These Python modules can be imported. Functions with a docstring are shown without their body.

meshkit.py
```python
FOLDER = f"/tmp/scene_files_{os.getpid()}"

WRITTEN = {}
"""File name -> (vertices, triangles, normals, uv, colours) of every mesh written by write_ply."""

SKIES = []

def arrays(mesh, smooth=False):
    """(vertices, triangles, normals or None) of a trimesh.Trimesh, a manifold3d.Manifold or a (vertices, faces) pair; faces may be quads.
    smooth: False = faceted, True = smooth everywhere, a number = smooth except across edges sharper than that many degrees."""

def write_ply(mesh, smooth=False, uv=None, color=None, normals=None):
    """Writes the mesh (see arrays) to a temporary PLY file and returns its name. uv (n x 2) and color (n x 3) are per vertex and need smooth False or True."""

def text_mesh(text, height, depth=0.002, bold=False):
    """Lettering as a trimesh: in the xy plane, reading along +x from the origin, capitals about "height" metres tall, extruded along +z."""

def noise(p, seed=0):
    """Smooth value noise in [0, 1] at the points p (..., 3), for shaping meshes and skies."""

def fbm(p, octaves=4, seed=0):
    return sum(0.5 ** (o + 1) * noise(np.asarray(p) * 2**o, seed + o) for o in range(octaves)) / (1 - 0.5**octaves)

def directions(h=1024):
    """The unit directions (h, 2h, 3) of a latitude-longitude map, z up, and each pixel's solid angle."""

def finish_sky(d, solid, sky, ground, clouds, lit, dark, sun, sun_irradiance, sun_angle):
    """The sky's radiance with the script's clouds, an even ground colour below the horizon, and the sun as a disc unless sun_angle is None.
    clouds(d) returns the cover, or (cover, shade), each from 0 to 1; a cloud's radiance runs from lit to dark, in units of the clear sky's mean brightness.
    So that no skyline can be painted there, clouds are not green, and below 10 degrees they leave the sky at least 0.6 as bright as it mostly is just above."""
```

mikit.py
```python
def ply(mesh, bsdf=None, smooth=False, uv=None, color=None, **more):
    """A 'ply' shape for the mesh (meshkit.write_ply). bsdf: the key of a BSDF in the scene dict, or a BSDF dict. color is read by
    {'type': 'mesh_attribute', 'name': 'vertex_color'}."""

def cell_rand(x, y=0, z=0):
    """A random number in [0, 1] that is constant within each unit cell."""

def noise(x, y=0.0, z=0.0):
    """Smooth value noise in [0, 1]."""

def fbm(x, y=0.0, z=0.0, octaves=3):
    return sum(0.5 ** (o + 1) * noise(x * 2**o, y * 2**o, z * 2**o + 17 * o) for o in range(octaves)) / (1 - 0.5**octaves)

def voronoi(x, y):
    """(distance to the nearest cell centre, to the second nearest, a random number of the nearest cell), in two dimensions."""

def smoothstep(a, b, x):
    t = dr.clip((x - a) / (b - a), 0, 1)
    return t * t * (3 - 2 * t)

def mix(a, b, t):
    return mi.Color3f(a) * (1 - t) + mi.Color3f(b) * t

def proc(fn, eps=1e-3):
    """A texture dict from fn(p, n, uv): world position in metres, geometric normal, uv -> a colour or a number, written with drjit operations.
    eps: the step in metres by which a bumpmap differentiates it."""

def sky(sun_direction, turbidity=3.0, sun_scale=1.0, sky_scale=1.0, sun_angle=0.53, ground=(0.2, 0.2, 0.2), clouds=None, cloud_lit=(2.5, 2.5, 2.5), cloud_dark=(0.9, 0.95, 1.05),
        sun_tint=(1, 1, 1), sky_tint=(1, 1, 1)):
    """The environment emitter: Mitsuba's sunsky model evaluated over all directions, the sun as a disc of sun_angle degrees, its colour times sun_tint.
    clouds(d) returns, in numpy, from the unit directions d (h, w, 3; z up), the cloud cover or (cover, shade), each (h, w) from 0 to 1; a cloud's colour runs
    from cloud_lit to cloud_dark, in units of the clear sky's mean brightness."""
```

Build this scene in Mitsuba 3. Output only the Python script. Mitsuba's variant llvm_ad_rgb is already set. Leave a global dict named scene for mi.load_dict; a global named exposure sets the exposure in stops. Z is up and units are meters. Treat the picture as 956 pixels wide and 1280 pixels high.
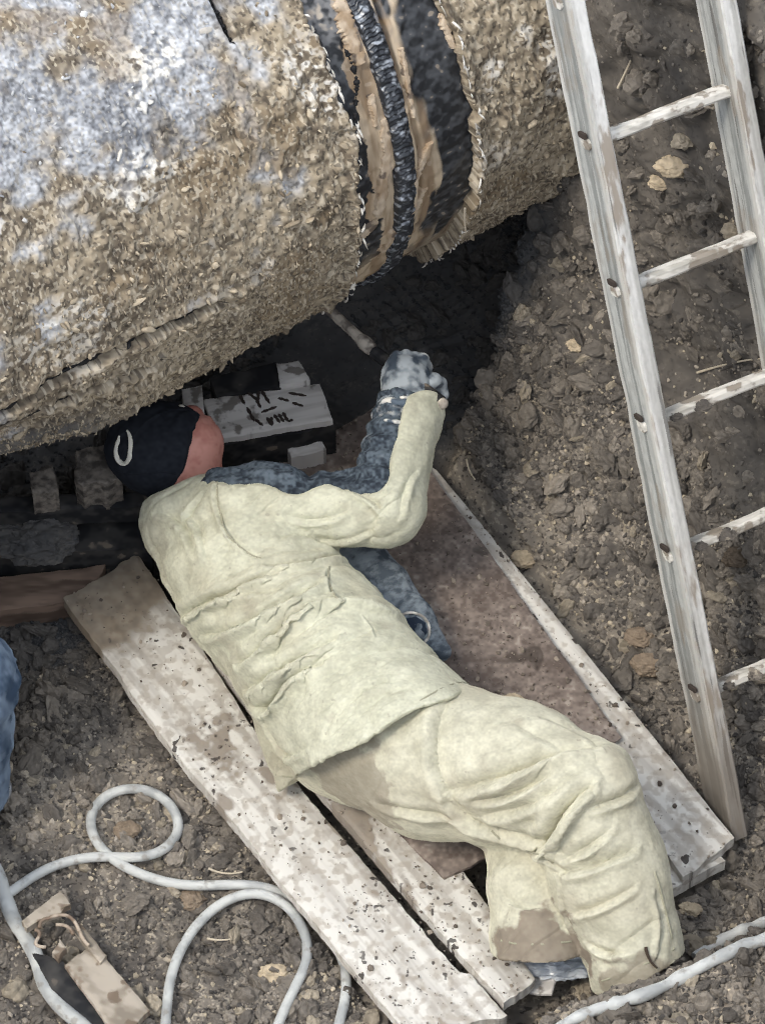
import math
import numpy as np
import trimesh
import mitsuba as mi
import drjit as dr
import mikit
import meshkit
from scipy.spatial import cKDTree, ConvexHull

T4 = mi.ScalarTransform4f
scene, labels = {}, {}
PI = math.pi

# ------------------------------------------------------------------ camera, sky, exposure
PITCH = math.radians(50)
TARGET = np.array([0, 0, 0.25])
DIST, FOCAL = 9.0, 4950.0                       # metres; photograph pixels
FWD = np.array([0, math.cos(PITCH), -math.sin(PITCH)])
UPV = np.array([0, math.sin(PITCH), math.cos(PITCH)])
EYE = TARGET - DIST * FWD
scene['camera'] = dict(type='perspective', fov_axis='y', fov=2 * math.degrees(math.atan(640 / FOCAL)), near_clip=0.1, far_clip=400.0,
                       to_world=T4().look_at(origin=EYE.tolist(), target=TARGET.tolist(), up=[0, 0, 1]))


def cover(d):
    return np.ones(d.shape[:2]), 0.35 + 0.5 * meshkit.fbm(d * 2.5, 3, seed=4)


scene['sky'] = mikit.sky([-0.45, -0.35, 0.82], turbidity=3, sun_scale=0.2, sun_angle=16, clouds=cover, sun_tint=(0.92, 1.0, 1.1),
                         cloud_lit=(2.32, 2.45, 2.65), cloud_dark=(1.15, 1.25, 1.4))
exposure = 3.12

# ------------------------------------------------------------------ small helpers
def rng(seed):
    return np.random.default_rng(seed)


def unit(v):
    v = np.asarray(v, float)
    return v / np.linalg.norm(v)


def on(px, py, z):
    """The point at height z that stands at pixel (px, py) of the photograph."""
    d = FWD + np.array([1.0, 0, 0]) * (px - 478) / FOCAL + UPV * (640 - py) / FOCAL
    return EYE + d * (z - EYE[2]) / d[2]


def to_px(p):
    q = np.asarray(p) - EYE
    w = q @ FWD
    return np.stack([478 + FOCAL * q[..., 0] / w, 640 - FOCAL * (q @ UPV) / w], -1), w


class Finder:
    """Finds the point of a surface that is seen at a pixel."""
    def __init__(self, v):
        self.v = v
        self.p, self.w = to_px(v)
        self.t = cKDTree(self.p)

    def __call__(self, px, py, r=5):
        near = self.t.query_ball_point([px, py], r)
        while not near:
            r *= 2
            near = self.t.query_ball_point([px, py], r)
        near = np.array(near)
        k = near[self.w[near] < self.w[near].min() + 0.03]
        k = k[np.argmin(((self.p[k] - [px, py]) ** 2).sum(1))]
        return self.v[k]


def sstep(a, b, x):
    t = np.clip((x - a) / (b - a), 0, 1)
    return t * t * (3 - 2 * t)


def fb(p, f, octaves=3, seed=0):
    return meshkit.fbm(np.asarray(p) * f, octaves, seed) - 0.5


def ridge(p, f, octaves=2, seed=0):
    return 1 - np.abs(2 * meshkit.fbm(np.asarray(p) * f, octaves, seed) - 1) * 2


def put(key, mesh, bsdf, smooth=False, color=None):
    n, k = 1, key
    while k in scene:
        k = f'{key}_{n:03d}'
        n += 1
    scene[k] = mikit.ply(mesh, bsdf, smooth, color=color)
    return k


def tag(key, label=None, category=None, group=None, kind=None):
    d = {}
    for a, b in (('label', label), ('category', category), ('group', group), ('kind', kind)):
        if b:
            d[a] = b
    labels[key] = d
    return key


def grid_faces(nu, nv, wrap=False):
    i, j = np.meshgrid(np.arange(nu - (not wrap)), np.arange(nv - 1), indexing='ij')
    a, b = i * nv + j, ((i + 1) % nu) * nv + j
    return np.stack([a, b, b + 1, a + 1], -1).reshape(-1, 4)


def tri(v, q):
    q = np.asarray(q)
    if q.shape[1] == 4:
        q = np.vstack([q[:, [0, 1, 2]], q[:, [0, 2, 3]]])
    return trimesh.Trimesh(v, q, process=False)


def spline(pts, n):
    from scipy.interpolate import CubicSpline
    pts = np.asarray(pts, float)
    s = np.r_[0, np.cumsum(np.linalg.norm(np.diff(pts, axis=0), axis=1))]
    return CubicSpline(s, pts)(np.linspace(0, s[-1], n))


def tube(pts, r, sides=10, caps=True, squash=None):
    p = np.asarray(pts, float)
    t = np.gradient(p, axis=0)
    t /= np.linalg.norm(t, axis=1, keepdims=True) + 1e-12
    up = np.array([0, 0, 1.0]) if abs(t[:, 2]).max() < 0.95 else np.array([0.3, 1, 0.1])
    a = np.cross(t, up)
    a /= np.linalg.norm(a, axis=1, keepdims=True)
    b = np.cross(a, t)
    r = np.broadcast_to(r, (len(p),))
    ang = np.arange(sides) * 2 * PI / sides
    v = p[:, None] + r[:, None, None] * (np.cos(ang)[None, :, None] * a[:, None] + (squash or 1) * np.sin(ang)[None, :, None] * b[:, None])
    i, j = np.meshgrid(np.arange(len(p) - 1), np.arange(sides), indexing='ij')
    q = np.stack([i * sides + j, i * sides + (j + 1) % sides, (i + 1) * sides + (j + 1) % sides, (i + 1) * sides + j], -1).reshape(-1, 4)
    f = np.vstack([q[:, [0, 1, 2]], q[:, [0, 2, 3]]])
    v = v.reshape(-1, 3)
    if caps:
        k = len(v)
        v = np.vstack([v, p[0], p[-1]])
        j = np.arange(sides)
        e = (len(p) - 1) * sides
        f = np.vstack([f, np.stack([(j + 1) % sides, j, j * 0 + k], 1), np.stack([e + j, e + (j + 1) % sides, j * 0 + k + 1], 1)])
    m = trimesh.Trimesh(v, f, process=False)
    if m.volume < 0:
        m.invert()
    return m


def surface_nets(f, lo, h):
    f = np.pad(f, 1, constant_values=1.0)
    lo = np.asarray(lo) - h
    s = f < 0
    nx, ny, nz = f.shape
    C = [(a, b, c) for a in (0, 1) for b in (0, 1) for c in (0, 1)]
    sl = lambda A, o: A[o[0]:nx - 1 + o[0], o[1]:ny - 1 + o[1], o[2]:nz - 1 + o[2]]
    cnt = sum(sl(s, o).astype(np.int8) for o in C)
    cells = np.argwhere((cnt > 0) & (cnt < 8))
    idx = -np.ones((nx - 1, ny - 1, nz - 1), np.int64)
    idx[tuple(cells.T)] = np.arange(len(cells))
    acc, num = np.zeros((len(cells), 3)), np.zeros(len(cells))
    for o in C:
        for ax in range(3):
            if o[ax] == 0:
                o2 = tuple(v + (k == ax) for k, v in enumerate(o))
                fa = f[tuple((cells + o).T)]
                fb_ = f[tuple((cells + o2).T)]
                m = (fa < 0) != (fb_ < 0)
                t = np.where(m, fa / np.where(m, fa - fb_, 1), 0)
                p = np.array(o, float)[None].repeat(len(cells), 0)
                p[:, ax] += t
                acc += p * m[:, None]
                num += m
    v = (cells + acc / num[:, None]) * h + lo
    quads = []
    for ax in range(3):
        b, c = [(1, 2), (2, 0), (0, 1)][ax]
        sh = [0, 0, 0]
        sh[ax] = 1
        A = s[:nx - sh[0], :ny - sh[1], :nz - sh[2]]
        B = s[sh[0]:, sh[1]:, sh[2]:]
        e = np.argwhere(A != B)
        flip = A[tuple(e.T)]
        def cell(db, dc):
            k = e.copy()
            k[:, b] -= db
            k[:, c] -= dc
            return idx[tuple(k.T)]
        q = np.stack([cell(1, 1), cell(0, 1), cell(0, 0), cell(1, 0)], 1)
        q[~flip] = q[~flip][:, ::-1]
        quads.append(q)
    m = tri(v, np.vstack(quads))
    if m.volume < 0:
        m.invert()
    return m


def seg(p, a, b, ra, rb, flat=None):
    """Distance to a bone from a to b with radii ra, rb; flat = (direction, factor) makes its section an ellipse."""
    a, b = np.asarray(a, np.float32), np.asarray(b, np.float32)
    ba = b - a
    q = p - a
    t = np.clip((q @ ba) / (ba @ ba), 0, 1)
    q = q - t[..., None] * ba
    if flat is not None:
        w = np.asarray(unit(flat[0]), np.float32)
        q = q + (q @ w)[..., None] * w * np.float32(flat[1] - 1)
    return np.sqrt((q * q).sum(-1)) - (ra + (rb - ra) * t)


def ell(p, c, r, R=None):
    q = p - np.asarray(c, np.float32)
    if R is not None:
        q = q @ np.asarray(R, np.float32).T
    r = np.asarray(r, np.float32)
    k = np.sqrt(((q / r) ** 2).sum(-1))
    return (k - 1) * r.min()


def smin(a, b, k):
    h = np.clip(0.5 + 0.5 * (b - a) / k, 0, 1)
    return b + (a - b) * h - k * h * (1 - h)


def smax(a, b, k):
    return -smin(-a, -b, k)


def solid(fn, pts, margin, h):
    """The surface of a distance function in the box round pts."""
    lo, hi = np.min(pts, 0) - margin, np.max(pts, 0) + margin
    n = np.ceil((hi - lo) / h).astype(int) + 1
    g = np.stack(np.meshgrid(*[lo[k] + h * np.arange(n[k]) for k in range(3)], indexing='ij'), -1).astype(np.float32)
    return surface_nets(fn(g), lo, h)


def vnormals(m):
    return meshkit.arrays(m, True)[2]


def creases(m, curves, seed=0):
    """Presses folds into a cloth: each curve is (pixels that it runs through on the visible side, width, depth)."""
    v = np.array(m.vertices)
    n = vnormals(m)
    vis = Finder(v)
    off = np.zeros(len(v))
    tree = cKDTree(v)
    for pix, w, depth in curves:
        pts = spline([vis(*q) for q in pix], 40)
        ct = cKDTree(pts)
        near = np.array(sorted(set(sum(tree.query_ball_point(pts, 4 * w), []))))
        if not len(near):
            continue
        d, k = ct.query(v[near])
        ds = ((v[near] - pts[k]) * np.cross(np.gradient(pts, axis=0)[k], n[near])).sum(1)
        ds = np.sign(ds) * d
        fade = np.sin(PI * np.clip((k + 2) / 43, 0, 1)) ** 0.6
        off[near] += 1.35 * depth * fade * (-np.exp(-d / (0.6 * w)) * np.where(ds < 0, 1.0, 0.8) + 0.75 * np.exp(-((ds - 1.3 * w) / (1.1 * w)) ** 2) + 0.2 * np.exp(-((ds + 2.4 * w) / (1.2 * w)) ** 2))
    m = m.copy()
    m.vertices = v + n * off[:, None]
    return m


def displace(m, fn):
    m = m.copy()
    v = np.array(m.vertices)
    m.vertices = v + vnormals(m) * fn(v)[:, None]
    return m


# ------------------------------------------------------------------ materials
N, F, V, SS, MIX = mikit.noise, mikit.fbm, mikit.voronoi, mikit.smoothstep, mikit.mix


def principled(color, rough=0.85, **more):
    c = color if isinstance(color, dict) else {'type': 'rgb', 'value': list(color)}
    return {'type': 'twosided', 'bsdf': {'type': 'principled', 'base_color': c, 'roughness': rough, 'specular': more.pop('specular', 0.25), **more}}


def bumped(b, fn, scale, eps=1e-3):
    return {'type': 'twosided', 'bsdf': {'type': 'bumpmap', 'arbitrary': mikit.proc(fn, eps), 'scale': scale, 'bsdf': b['bsdf']}}


U = unit([0.82, 0.573, 0])                     # along the pipe
NRM = np.array([U[1], -U[0], 0])               # level, from the pipe towards the boards' lower end
RAD = 0.6
_c = on(350, 412, 0.71)
AXIS = np.array([*(_c - RAD * 0.823 * NRM)[:2], 0.71 + 0.567 * RAD])


CREST = (on(690, 1290, 0.27), on(960, 1180, 0.27))
CDIR = unit((CREST[1] - CREST[0]) * [1, 1, 0])
CNRM = np.array([CDIR[1], -CDIR[0], 0])


def dirt_color(p, n, uv):
    big = F(p.x * 3.1, p.y * 3.1, p.z * 3.1 + 5, 3)
    mid = F(p.x * 23, p.y * 23, p.z * 23, 3)
    fine = 0.6 * N(p.x * 105, p.y * 105, p.z * 105) + 0.4 * N(p.x * 210, p.y * 210, p.z * 210)
    c = MIX((0.096, 0.087, 0.080), (0.250, 0.222, 0.190), SS(0.3, 0.72, 0.5 * big + 0.5 * mid))
    c = MIX(c, (0.42, 0.37, 0.30), SS(0.58, 0.74, fine) * SS(0.35, 0.6, mid) * 0.85)
    c = MIX(c, (0.028, 0.026, 0.026), SS(0.42, 0.26, fine) * 0.75)
    cr = (p.x - CREST[0][0]) * CNRM[0] + (p.y - CREST[0][1]) * CNRM[1]
    c = MIX(c, MIX((0.17, 0.145, 0.12), (0.40, 0.345, 0.285), fine), SS(-0.02, 0.10, cr + 0.1 * (mid - 0.5)) * SS(0.15, 0.22, p.z) * SS(0.6, 0.4, p.z) * 0.7)
    v = p.x * NRM[0] + p.y * NRM[1]              # shade of the hollow below the pipe, painted into the soil colour
    hollow_shade = SS(-0.16, -0.26, v + 0.10 * (big - 0.5)) * SS(1.0, 0.8, p.z)
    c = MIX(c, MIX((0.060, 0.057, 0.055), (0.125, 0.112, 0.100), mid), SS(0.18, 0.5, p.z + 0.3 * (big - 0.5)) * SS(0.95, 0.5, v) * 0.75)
    return MIX(c, (0.066, 0.069, 0.075), hollow_shade * 0.8)


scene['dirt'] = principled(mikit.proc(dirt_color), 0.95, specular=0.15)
scene['clod'] = principled({'type': 'mesh_attribute', 'name': 'vertex_color'}, 0.95, specular=0.15)


def pipe_coords(p):
    x, y, z = p.x - AXIS[0], p.y - AXIS[1], p.z - AXIS[2]
    t = x * U[0] + y * U[1]
    a = dr.atan2(z, x * NRM[0] + y * NRM[1])
    return t, a


def coat_color(p, n, uv):
    t, a = pipe_coords(p)
    s = a * RAD
    warp = F(t * 4 + 9, s * 4, 0, 3)
    fine = F(p.x * 70, p.y * 70, p.z * 70, 2)
    mid = F(t * 16, s * 16, 3.0, 3)
    tan = MIX((0.135, 0.11, 0.083), (0.385, 0.325, 0.243), SS(0.28, 0.68, 0.55 * fine + 0.45 * mid))
    gre = MIX((0.18, 0.188, 0.21), (0.44, 0.455, 0.485), SS(0.3, 0.7, 0.5 * fine + 0.5 * mid))
    k = SS(0.36, 0.66, s * 1.0 - 0.62 * t - 0.12 + 1.1 * (warp - 0.5) + 0.9 * (mid - 0.5))  # bluer grey towards the top: dried mud film plus painted sky light
    c = MIX(tan, gre, k)
    wht = SS(0.56, 0.68, F(t * 9, s * 9 + 31, 7, 3)) * SS(0.42, 0.6, fine) * SS(-0.25, 0.35, s)
    c = MIX(c, (0.72, 0.70, 0.66), wht * 0.85)
    brn = SS(0.60, 0.70, F(t * 7 + 3, s * 7, 11, 3)) * 0.55
    c = MIX(c, (0.22, 0.165, 0.105), brn)
    c = c * (1 + k * (1.1 * (N(p.x * 150, p.y * 150, p.z * 150) - 0.5)))
    dark = SS(0.36, 0.2, N(t * 185 + 3 * (mid - 0.5), s * 125, 4.0)) * (0.6 - 0.3 * k)
    c = MIX(c, (0.58, 0.52, 0.42), SS(0.62, 0.78, N(t * 180 + 5 + 3 * (mid - 0.5), s * 130, 9.0)) * (0.55 - 0.3 * k))
    c = MIX(c, (0.03, 0.026, 0.024), dark)
    gu = SS(-0.17, -0.25, s + 0.10 * (warp - 0.5) + 0.05 * (mid - 0.5)) * SS(-0.35, -0.5, t + 0.2 * (warp - 0.5))  # underside of the wrapping: grey mud with its shade painted in
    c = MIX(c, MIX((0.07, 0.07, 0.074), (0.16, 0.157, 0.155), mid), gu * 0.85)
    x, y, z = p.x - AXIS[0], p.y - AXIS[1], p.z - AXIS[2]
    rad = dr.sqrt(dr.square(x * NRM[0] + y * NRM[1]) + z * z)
    return MIX(c, (0.016, 0.016, 0.018), SS(0.586, 0.581, rad) * SS(-0.16, -0.08, s + 0.0 * t) )     # crack shade painted in as bared black tar


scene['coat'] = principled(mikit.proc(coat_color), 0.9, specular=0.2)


def steel_color(p, n, uv):
    t, a = pipe_coords(p)
    s = a * RAD
    w = F(t * 14, s * 6, 2.0, 3)
    fine = F(p.x * 60, p.y * 60, p.z * 60, 2)
    blk = MIX((0.014, 0.016, 0.02), (0.06, 0.065, 0.075), SS(0.35, 0.75, fine))
    tan = MIX((0.30, 0.215, 0.14), (0.55, 0.45, 0.33), SS(0.3, 0.7, F(t * 50, s * 9, 1, 3)))
    left = SS(0.20, 0.21, t + 0.16 * (w - 0.5) + 0.05 * (fine - 0.5)) * SS(0.29, 0.28, t) * SS(0.22, 0.36, F(t * 40, s * 9, 19, 3))
    right = SS(0.28, 0.29, t) * SS(0.365, 0.345, t + 0.13 * (w - 0.5)) * SS(0.3, 0.42, F(t * 30, s * 9, 9, 3))
    low = SS(0.22, 0.3, F(t * 20, s * 5, 5, 3)) * SS(-0.16, -0.24, s + 0.08 * (w - 0.5)) * 0.8
    c = MIX(blk, tan, dr.maximum(left, dr.maximum(right * 0.95, low * 0.6)))
    top = SS(0.30, 0.5, s) * SS(0.35, 0.6, fine) * SS(0.36, 0.3, t) * 0.5
    c = MIX(c, (0.30, 0.30, 0.31), top)
    return MIX(c, (0.5, 0.42, 0.33), SS(0.72, 0.82, fine) * 0.4)


scene['steel'] = principled(mikit.proc(steel_color), 0.5, specular=0.5)
scene['bead'] = principled(mikit.proc(lambda p, n, uv: MIX((0.035, 0.040, 0.050), (0.34, 0.37, 0.42), SS(0.48, 0.8, F(p.x * 90, p.y * 90, p.z * 90, 2)))), 0.38, specular=0.7, metallic=0.35)


def canvas_color(p, n, uv):
    big = F(p.x * 5, p.y * 5, p.z * 5, 3)
    mid = F(p.x * 28, p.y * 28, p.z * 28, 3)
    fine = N(p.x * 210, p.y * 210, p.z * 210)
    c = MIX((0.43, 0.428, 0.335), (0.60, 0.60, 0.485), SS(0.2, 0.8, 0.75 * mid + 0.25 * fine))
    c = MIX(c, (0.42, 0.385, 0.29), SS(0.50, 0.75, big) * 0.4)
    c = MIX(c, (0.30, 0.27, 0.21), SS(0.60, 0.85, F(p.x * 14 + 4, p.y * 14, p.z * 14, 4)) * 0.5)
    weave = F(p.x * 95 + 0.2 * p.y, p.y * 150, p.z * 120, 3)
    c = c * (0.86 + 0.28 * weave)
    return MIX(c, (0.22, 0.195, 0.15), SS(0.76, 0.86, F(p.x * 75 + 4, p.y * 75, p.z * 75, 3)) * 0.35)


def stain(p, c, r):
    d = dr.sqrt(dr.square(p.x - c[0]) + dr.square(p.y - c[1]) + dr.square(p.z - c[2]))
    return SS(1.05, 0.88, d / r + 1.1 * (F(p.x * 26, p.y * 26, p.z * 26, 4) - 0.5))


ST = [(on(450, 985, 0.30), 0.12, 0.55), (on(664, 1212, 0.2), 0.125, 0.92), (on(800, 1248, 0.2), 0.10, 0.6), (on(610, 1030, 0.2), 0.08, 0.3)]


def trouser_color(p, n, uv):
    c = canvas_color(p, n, uv) * mi.Color3f(0.985, 0.96, 0.965)
    for q, r, k in ST:
        c = MIX(c, MIX((0.16, 0.13, 0.105), (0.29, 0.245, 0.195), F(p.x * 60, p.y * 60, p.z * 60, 3)), stain(p, q, r) * k)
    return c


SJ = [(on(372, 960, 0.2), 0.07, 0.35), (on(470, 640, 0.45), 0.06, 0.2), (on(300, 870, 0.25), 0.10, 0.28), (on(200, 690, 0.3), 0.09, 0.3), (on(440, 905, 0.4), 0.06, 0.3)]


def jacket_color(p, n, uv):
    c = canvas_color(p, n, uv)
    for q, r, k in SJ:
        c = MIX(c, (0.26, 0.225, 0.17), stain(p, q, r) * k)
    return c


scene['canvas_jacket'] = principled(mikit.proc(jacket_color), 0.95, specular=0.1)
scene['canvas'] = principled(mikit.proc(canvas_color), 0.95, specular=0.1)
scene['trouser'] = principled(mikit.proc(trouser_color), 0.95, specular=0.1)


HDX = on(480, 600, 0.44)


def denim_color(p, n, uv):
    mid = F(p.x * 30, p.y * 30, p.z * 30, 3)
    fine = N(p.x * 160, p.y * 160, p.z * 160)
    c = MIX((0.026, 0.034, 0.047), (0.115, 0.145, 0.18), SS(0.3, 0.75, 0.6 * mid + 0.4 * fine))
    return MIX(c, (0.46, 0.47, 0.47), SS(0.60, 0.80, F(p.x * 42 + 7, p.y * 42, p.z * 42, 4)) * 0.75 * SS(-0.05, 0.10, (p.x - HDX[0]) * 0.55 + (p.y - HDX[1]) * 0.83))


def faded_color(p, n, uv):
    mid = F(p.x * 40, p.y * 40, p.z * 40, 3)
    c = MIX((0.06, 0.078, 0.105), (0.36, 0.40, 0.435), SS(0.30, 0.66, mid))
    return MIX(c, (0.62, 0.64, 0.64), SS(0.62, 0.72, F(p.x * 30 + 7, p.y * 30, p.z * 30, 2)) * 0.8)


scene['denim'] = principled(mikit.proc(denim_color), 0.9, specular=0.15)
scene['faded'] = principled(mikit.proc(faded_color), 0.9, specular=0.15)
scene['panel'] = principled(mikit.proc(lambda p, n, uv: MIX((0.075, 0.095, 0.12), (0.24, 0.28, 0.32), SS(0.32, 0.66, F(p.x * 30 + p.y * 22, p.y * 60 - p.x * 40, p.z * 60, 5)))), 0.9, specular=0.15)
scene['pocket'] = principled((0.03, 0.042, 0.065), 0.9, specular=0.1)
scene['jeans'] = principled(mikit.proc(lambda p, n, uv: MIX((0.04, 0.065, 0.11), (0.17, 0.225, 0.31), SS(0.3, 0.7, F(p.x * 30, p.y * 30, p.z * 12, 3)))), 0.9, specular=0.15)
scene['smeared_denim'] = principled(mikit.proc(lambda p, n, uv: MIX((0.10, 0.13, 0.17), (0.70, 0.69, 0.66), SS(0.36, 0.52, F(p.x * 34, p.y * 34, p.z * 34, 3)))), 0.9, specular=0.15)
scene['pale_strap'] = principled(mikit.proc(lambda p, n, uv: MIX((0.35, 0.33, 0.30), (0.74, 0.72, 0.68), SS(0.3, 0.6, F(p.x * 60, p.y * 60, p.z * 60, 2)))), 0.9)
scene['cap_cloth'] = principled(mikit.proc(lambda p, n, uv: MIX((0.012, 0.014, 0.02), (0.026, 0.03, 0.038), F(p.x * 90, p.y * 90, p.z * 90, 2))), 0.9, specular=0.12)
scene['emblem_white'] = principled((0.72, 0.70, 0.62), 0.7)
scene['skin'] = principled(mikit.proc(lambda p, n, uv: MIX((0.50, 0.20, 0.16), (0.66, 0.32, 0.26), SS(0.3, 0.7, F(p.x * 40, p.y * 40, p.z * 40, 3)))), 0.55, specular=0.35)
scene['dark_hair'] = principled((0.03, 0.022, 0.018), 0.8)
scene['boot_leather'] = principled(mikit.proc(lambda p, n, uv: MIX((0.13, 0.14, 0.16), (0.36, 0.38, 0.42), SS(0.35, 0.7, F(p.x * 40, p.y * 40, p.z * 40, 3)))), 0.85)
scene['grey_sweater'] = principled((0.10, 0.105, 0.11), 0.95)

BD = -NRM * -1                                  # the boards run along NRM


def wood_base(p, dirs, scale, pale, dark):
    a = p.x * dirs[0][0] + p.y * dirs[0][1] + p.z * dirs[0][2]
    b = p.x * dirs[1][0] + p.y * dirs[1][1] + p.z * dirs[1][2]
    g = F(a * 3.0 * scale, b * 55 * scale, 2.0, 3)
    return MIX(dark, pale, SS(0.3, 0.65, g)), a, b


def plank_color(mud):
    def fn(p, n, uv):
        c, a, b = wood_base(p, (NRM, U), 1.0, (0.66, 0.645, 0.61), (0.47, 0.45, 0.42))
        grit = F(p.x * 70, p.y * 70, p.z * 70, 2)
        c = MIX(c, (0.36, 0.32, 0.27), SS(0.5, 0.7, grit) * 0.55)
        m = F(a * 5.2 + 3, b * 8, 1.0, 5) + 0.10 * (grit - 0.5)
        k = SS(0.63 - mud, 0.70 - mud, m)
        c = MIX(c, MIX((0.17, 0.14, 0.115), (0.31, 0.265, 0.22), grit), k * 0.85)
        c = MIX(c, (0.33, 0.295, 0.255), SS(0.52, 0.66, F(a * 40, b * 46, 4, 4)) * 0.4)
        aw, bw = a + 0.03 * (grit - 0.5), b + 0.03 * (F(p.x * 31, p.y * 31, 6, 2) - 0.5)
        d1, d2, w = V(aw * 13 + 4 * F(a * 2, b * 2, 1, 2), bw * 15 + 4 * F(a * 2, b * 2, 5, 2))
        hole = SS(0.03 + 0.07 * w, 0.01 + 0.06 * w, d1) * SS(0.52, 0.6, N(a * 9, b * 9, 2) * 0.6 + 0.4 * w)
        speck = SS(0.70, 0.80, F(p.x * 75, p.y * 75, 4, 3)) * SS(0.42, 0.6, F(p.x * 5, p.y * 5, 8, 2)) * 0.85
        return MIX(c, (0.035, 0.03, 0.028), dr.maximum(hole * 0.9, speck))
    return fn


def plank_end_color(p, n, uv):
    c = PL0(p, n, uv)
    a = p.x * NRM[0] + p.y * NRM[1]
    k = SS(0.05, -0.03, a - MUD_A + 0.22 * (F(p.x * 12, p.y * 12, 3, 3) - 0.5))
    return MIX(c, MIX((0.15, 0.12, 0.09), (0.29, 0.24, 0.185), F(p.x * 50, p.y * 50, 1, 2)), k * 0.9)


PL0, PL1 = plank_color(-0.055), plank_color(0.02)
MUD_A = float(on(190, 790, 0.1) @ NRM)
scene['plank_muddy_end'] = principled(mikit.proc(plank_end_color), 0.9, specular=0.15)
scene['plank_pale'] = principled(mikit.proc(PL0), 0.9, specular=0.15)
scene['plank_muddy'] = principled(mikit.proc(PL1), 0.9, specular=0.15)


def sheet_color(p, n, uv):
    m, fine = F(p.x * 9, p.y * 9, 1, 4), F(p.x * 75, p.y * 75, p.z * 75, 2)
    c = MIX((0.13, 0.103, 0.092), (0.28, 0.235, 0.21), SS(0.3, 0.7, 0.4 * m + 0.6 * fine))
    c = MIX(c, (0.40, 0.35, 0.31), SS(0.58, 0.75, fine) * SS(0.4, 0.6, m) * 0.7)
    return MIX(c, (0.055, 0.045, 0.04), SS(0.68, 0.76, F(p.x * 13 + 5, p.y * 13, 2, 3)) * 0.7)


scene['brown_sheet'] = principled(mikit.proc(sheet_color), 0.85, specular=0.2)


def tarred_color(p, n, uv):
    m = F(p.x * 30, p.y * 30, p.z * 30, 3)
    return MIX(MIX((0.016, 0.017, 0.02), (0.055, 0.053, 0.052), SS(0.35, 0.7, m)), (0.24, 0.2, 0.16), SS(0.68, 0.78, m) * 0.7)


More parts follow.
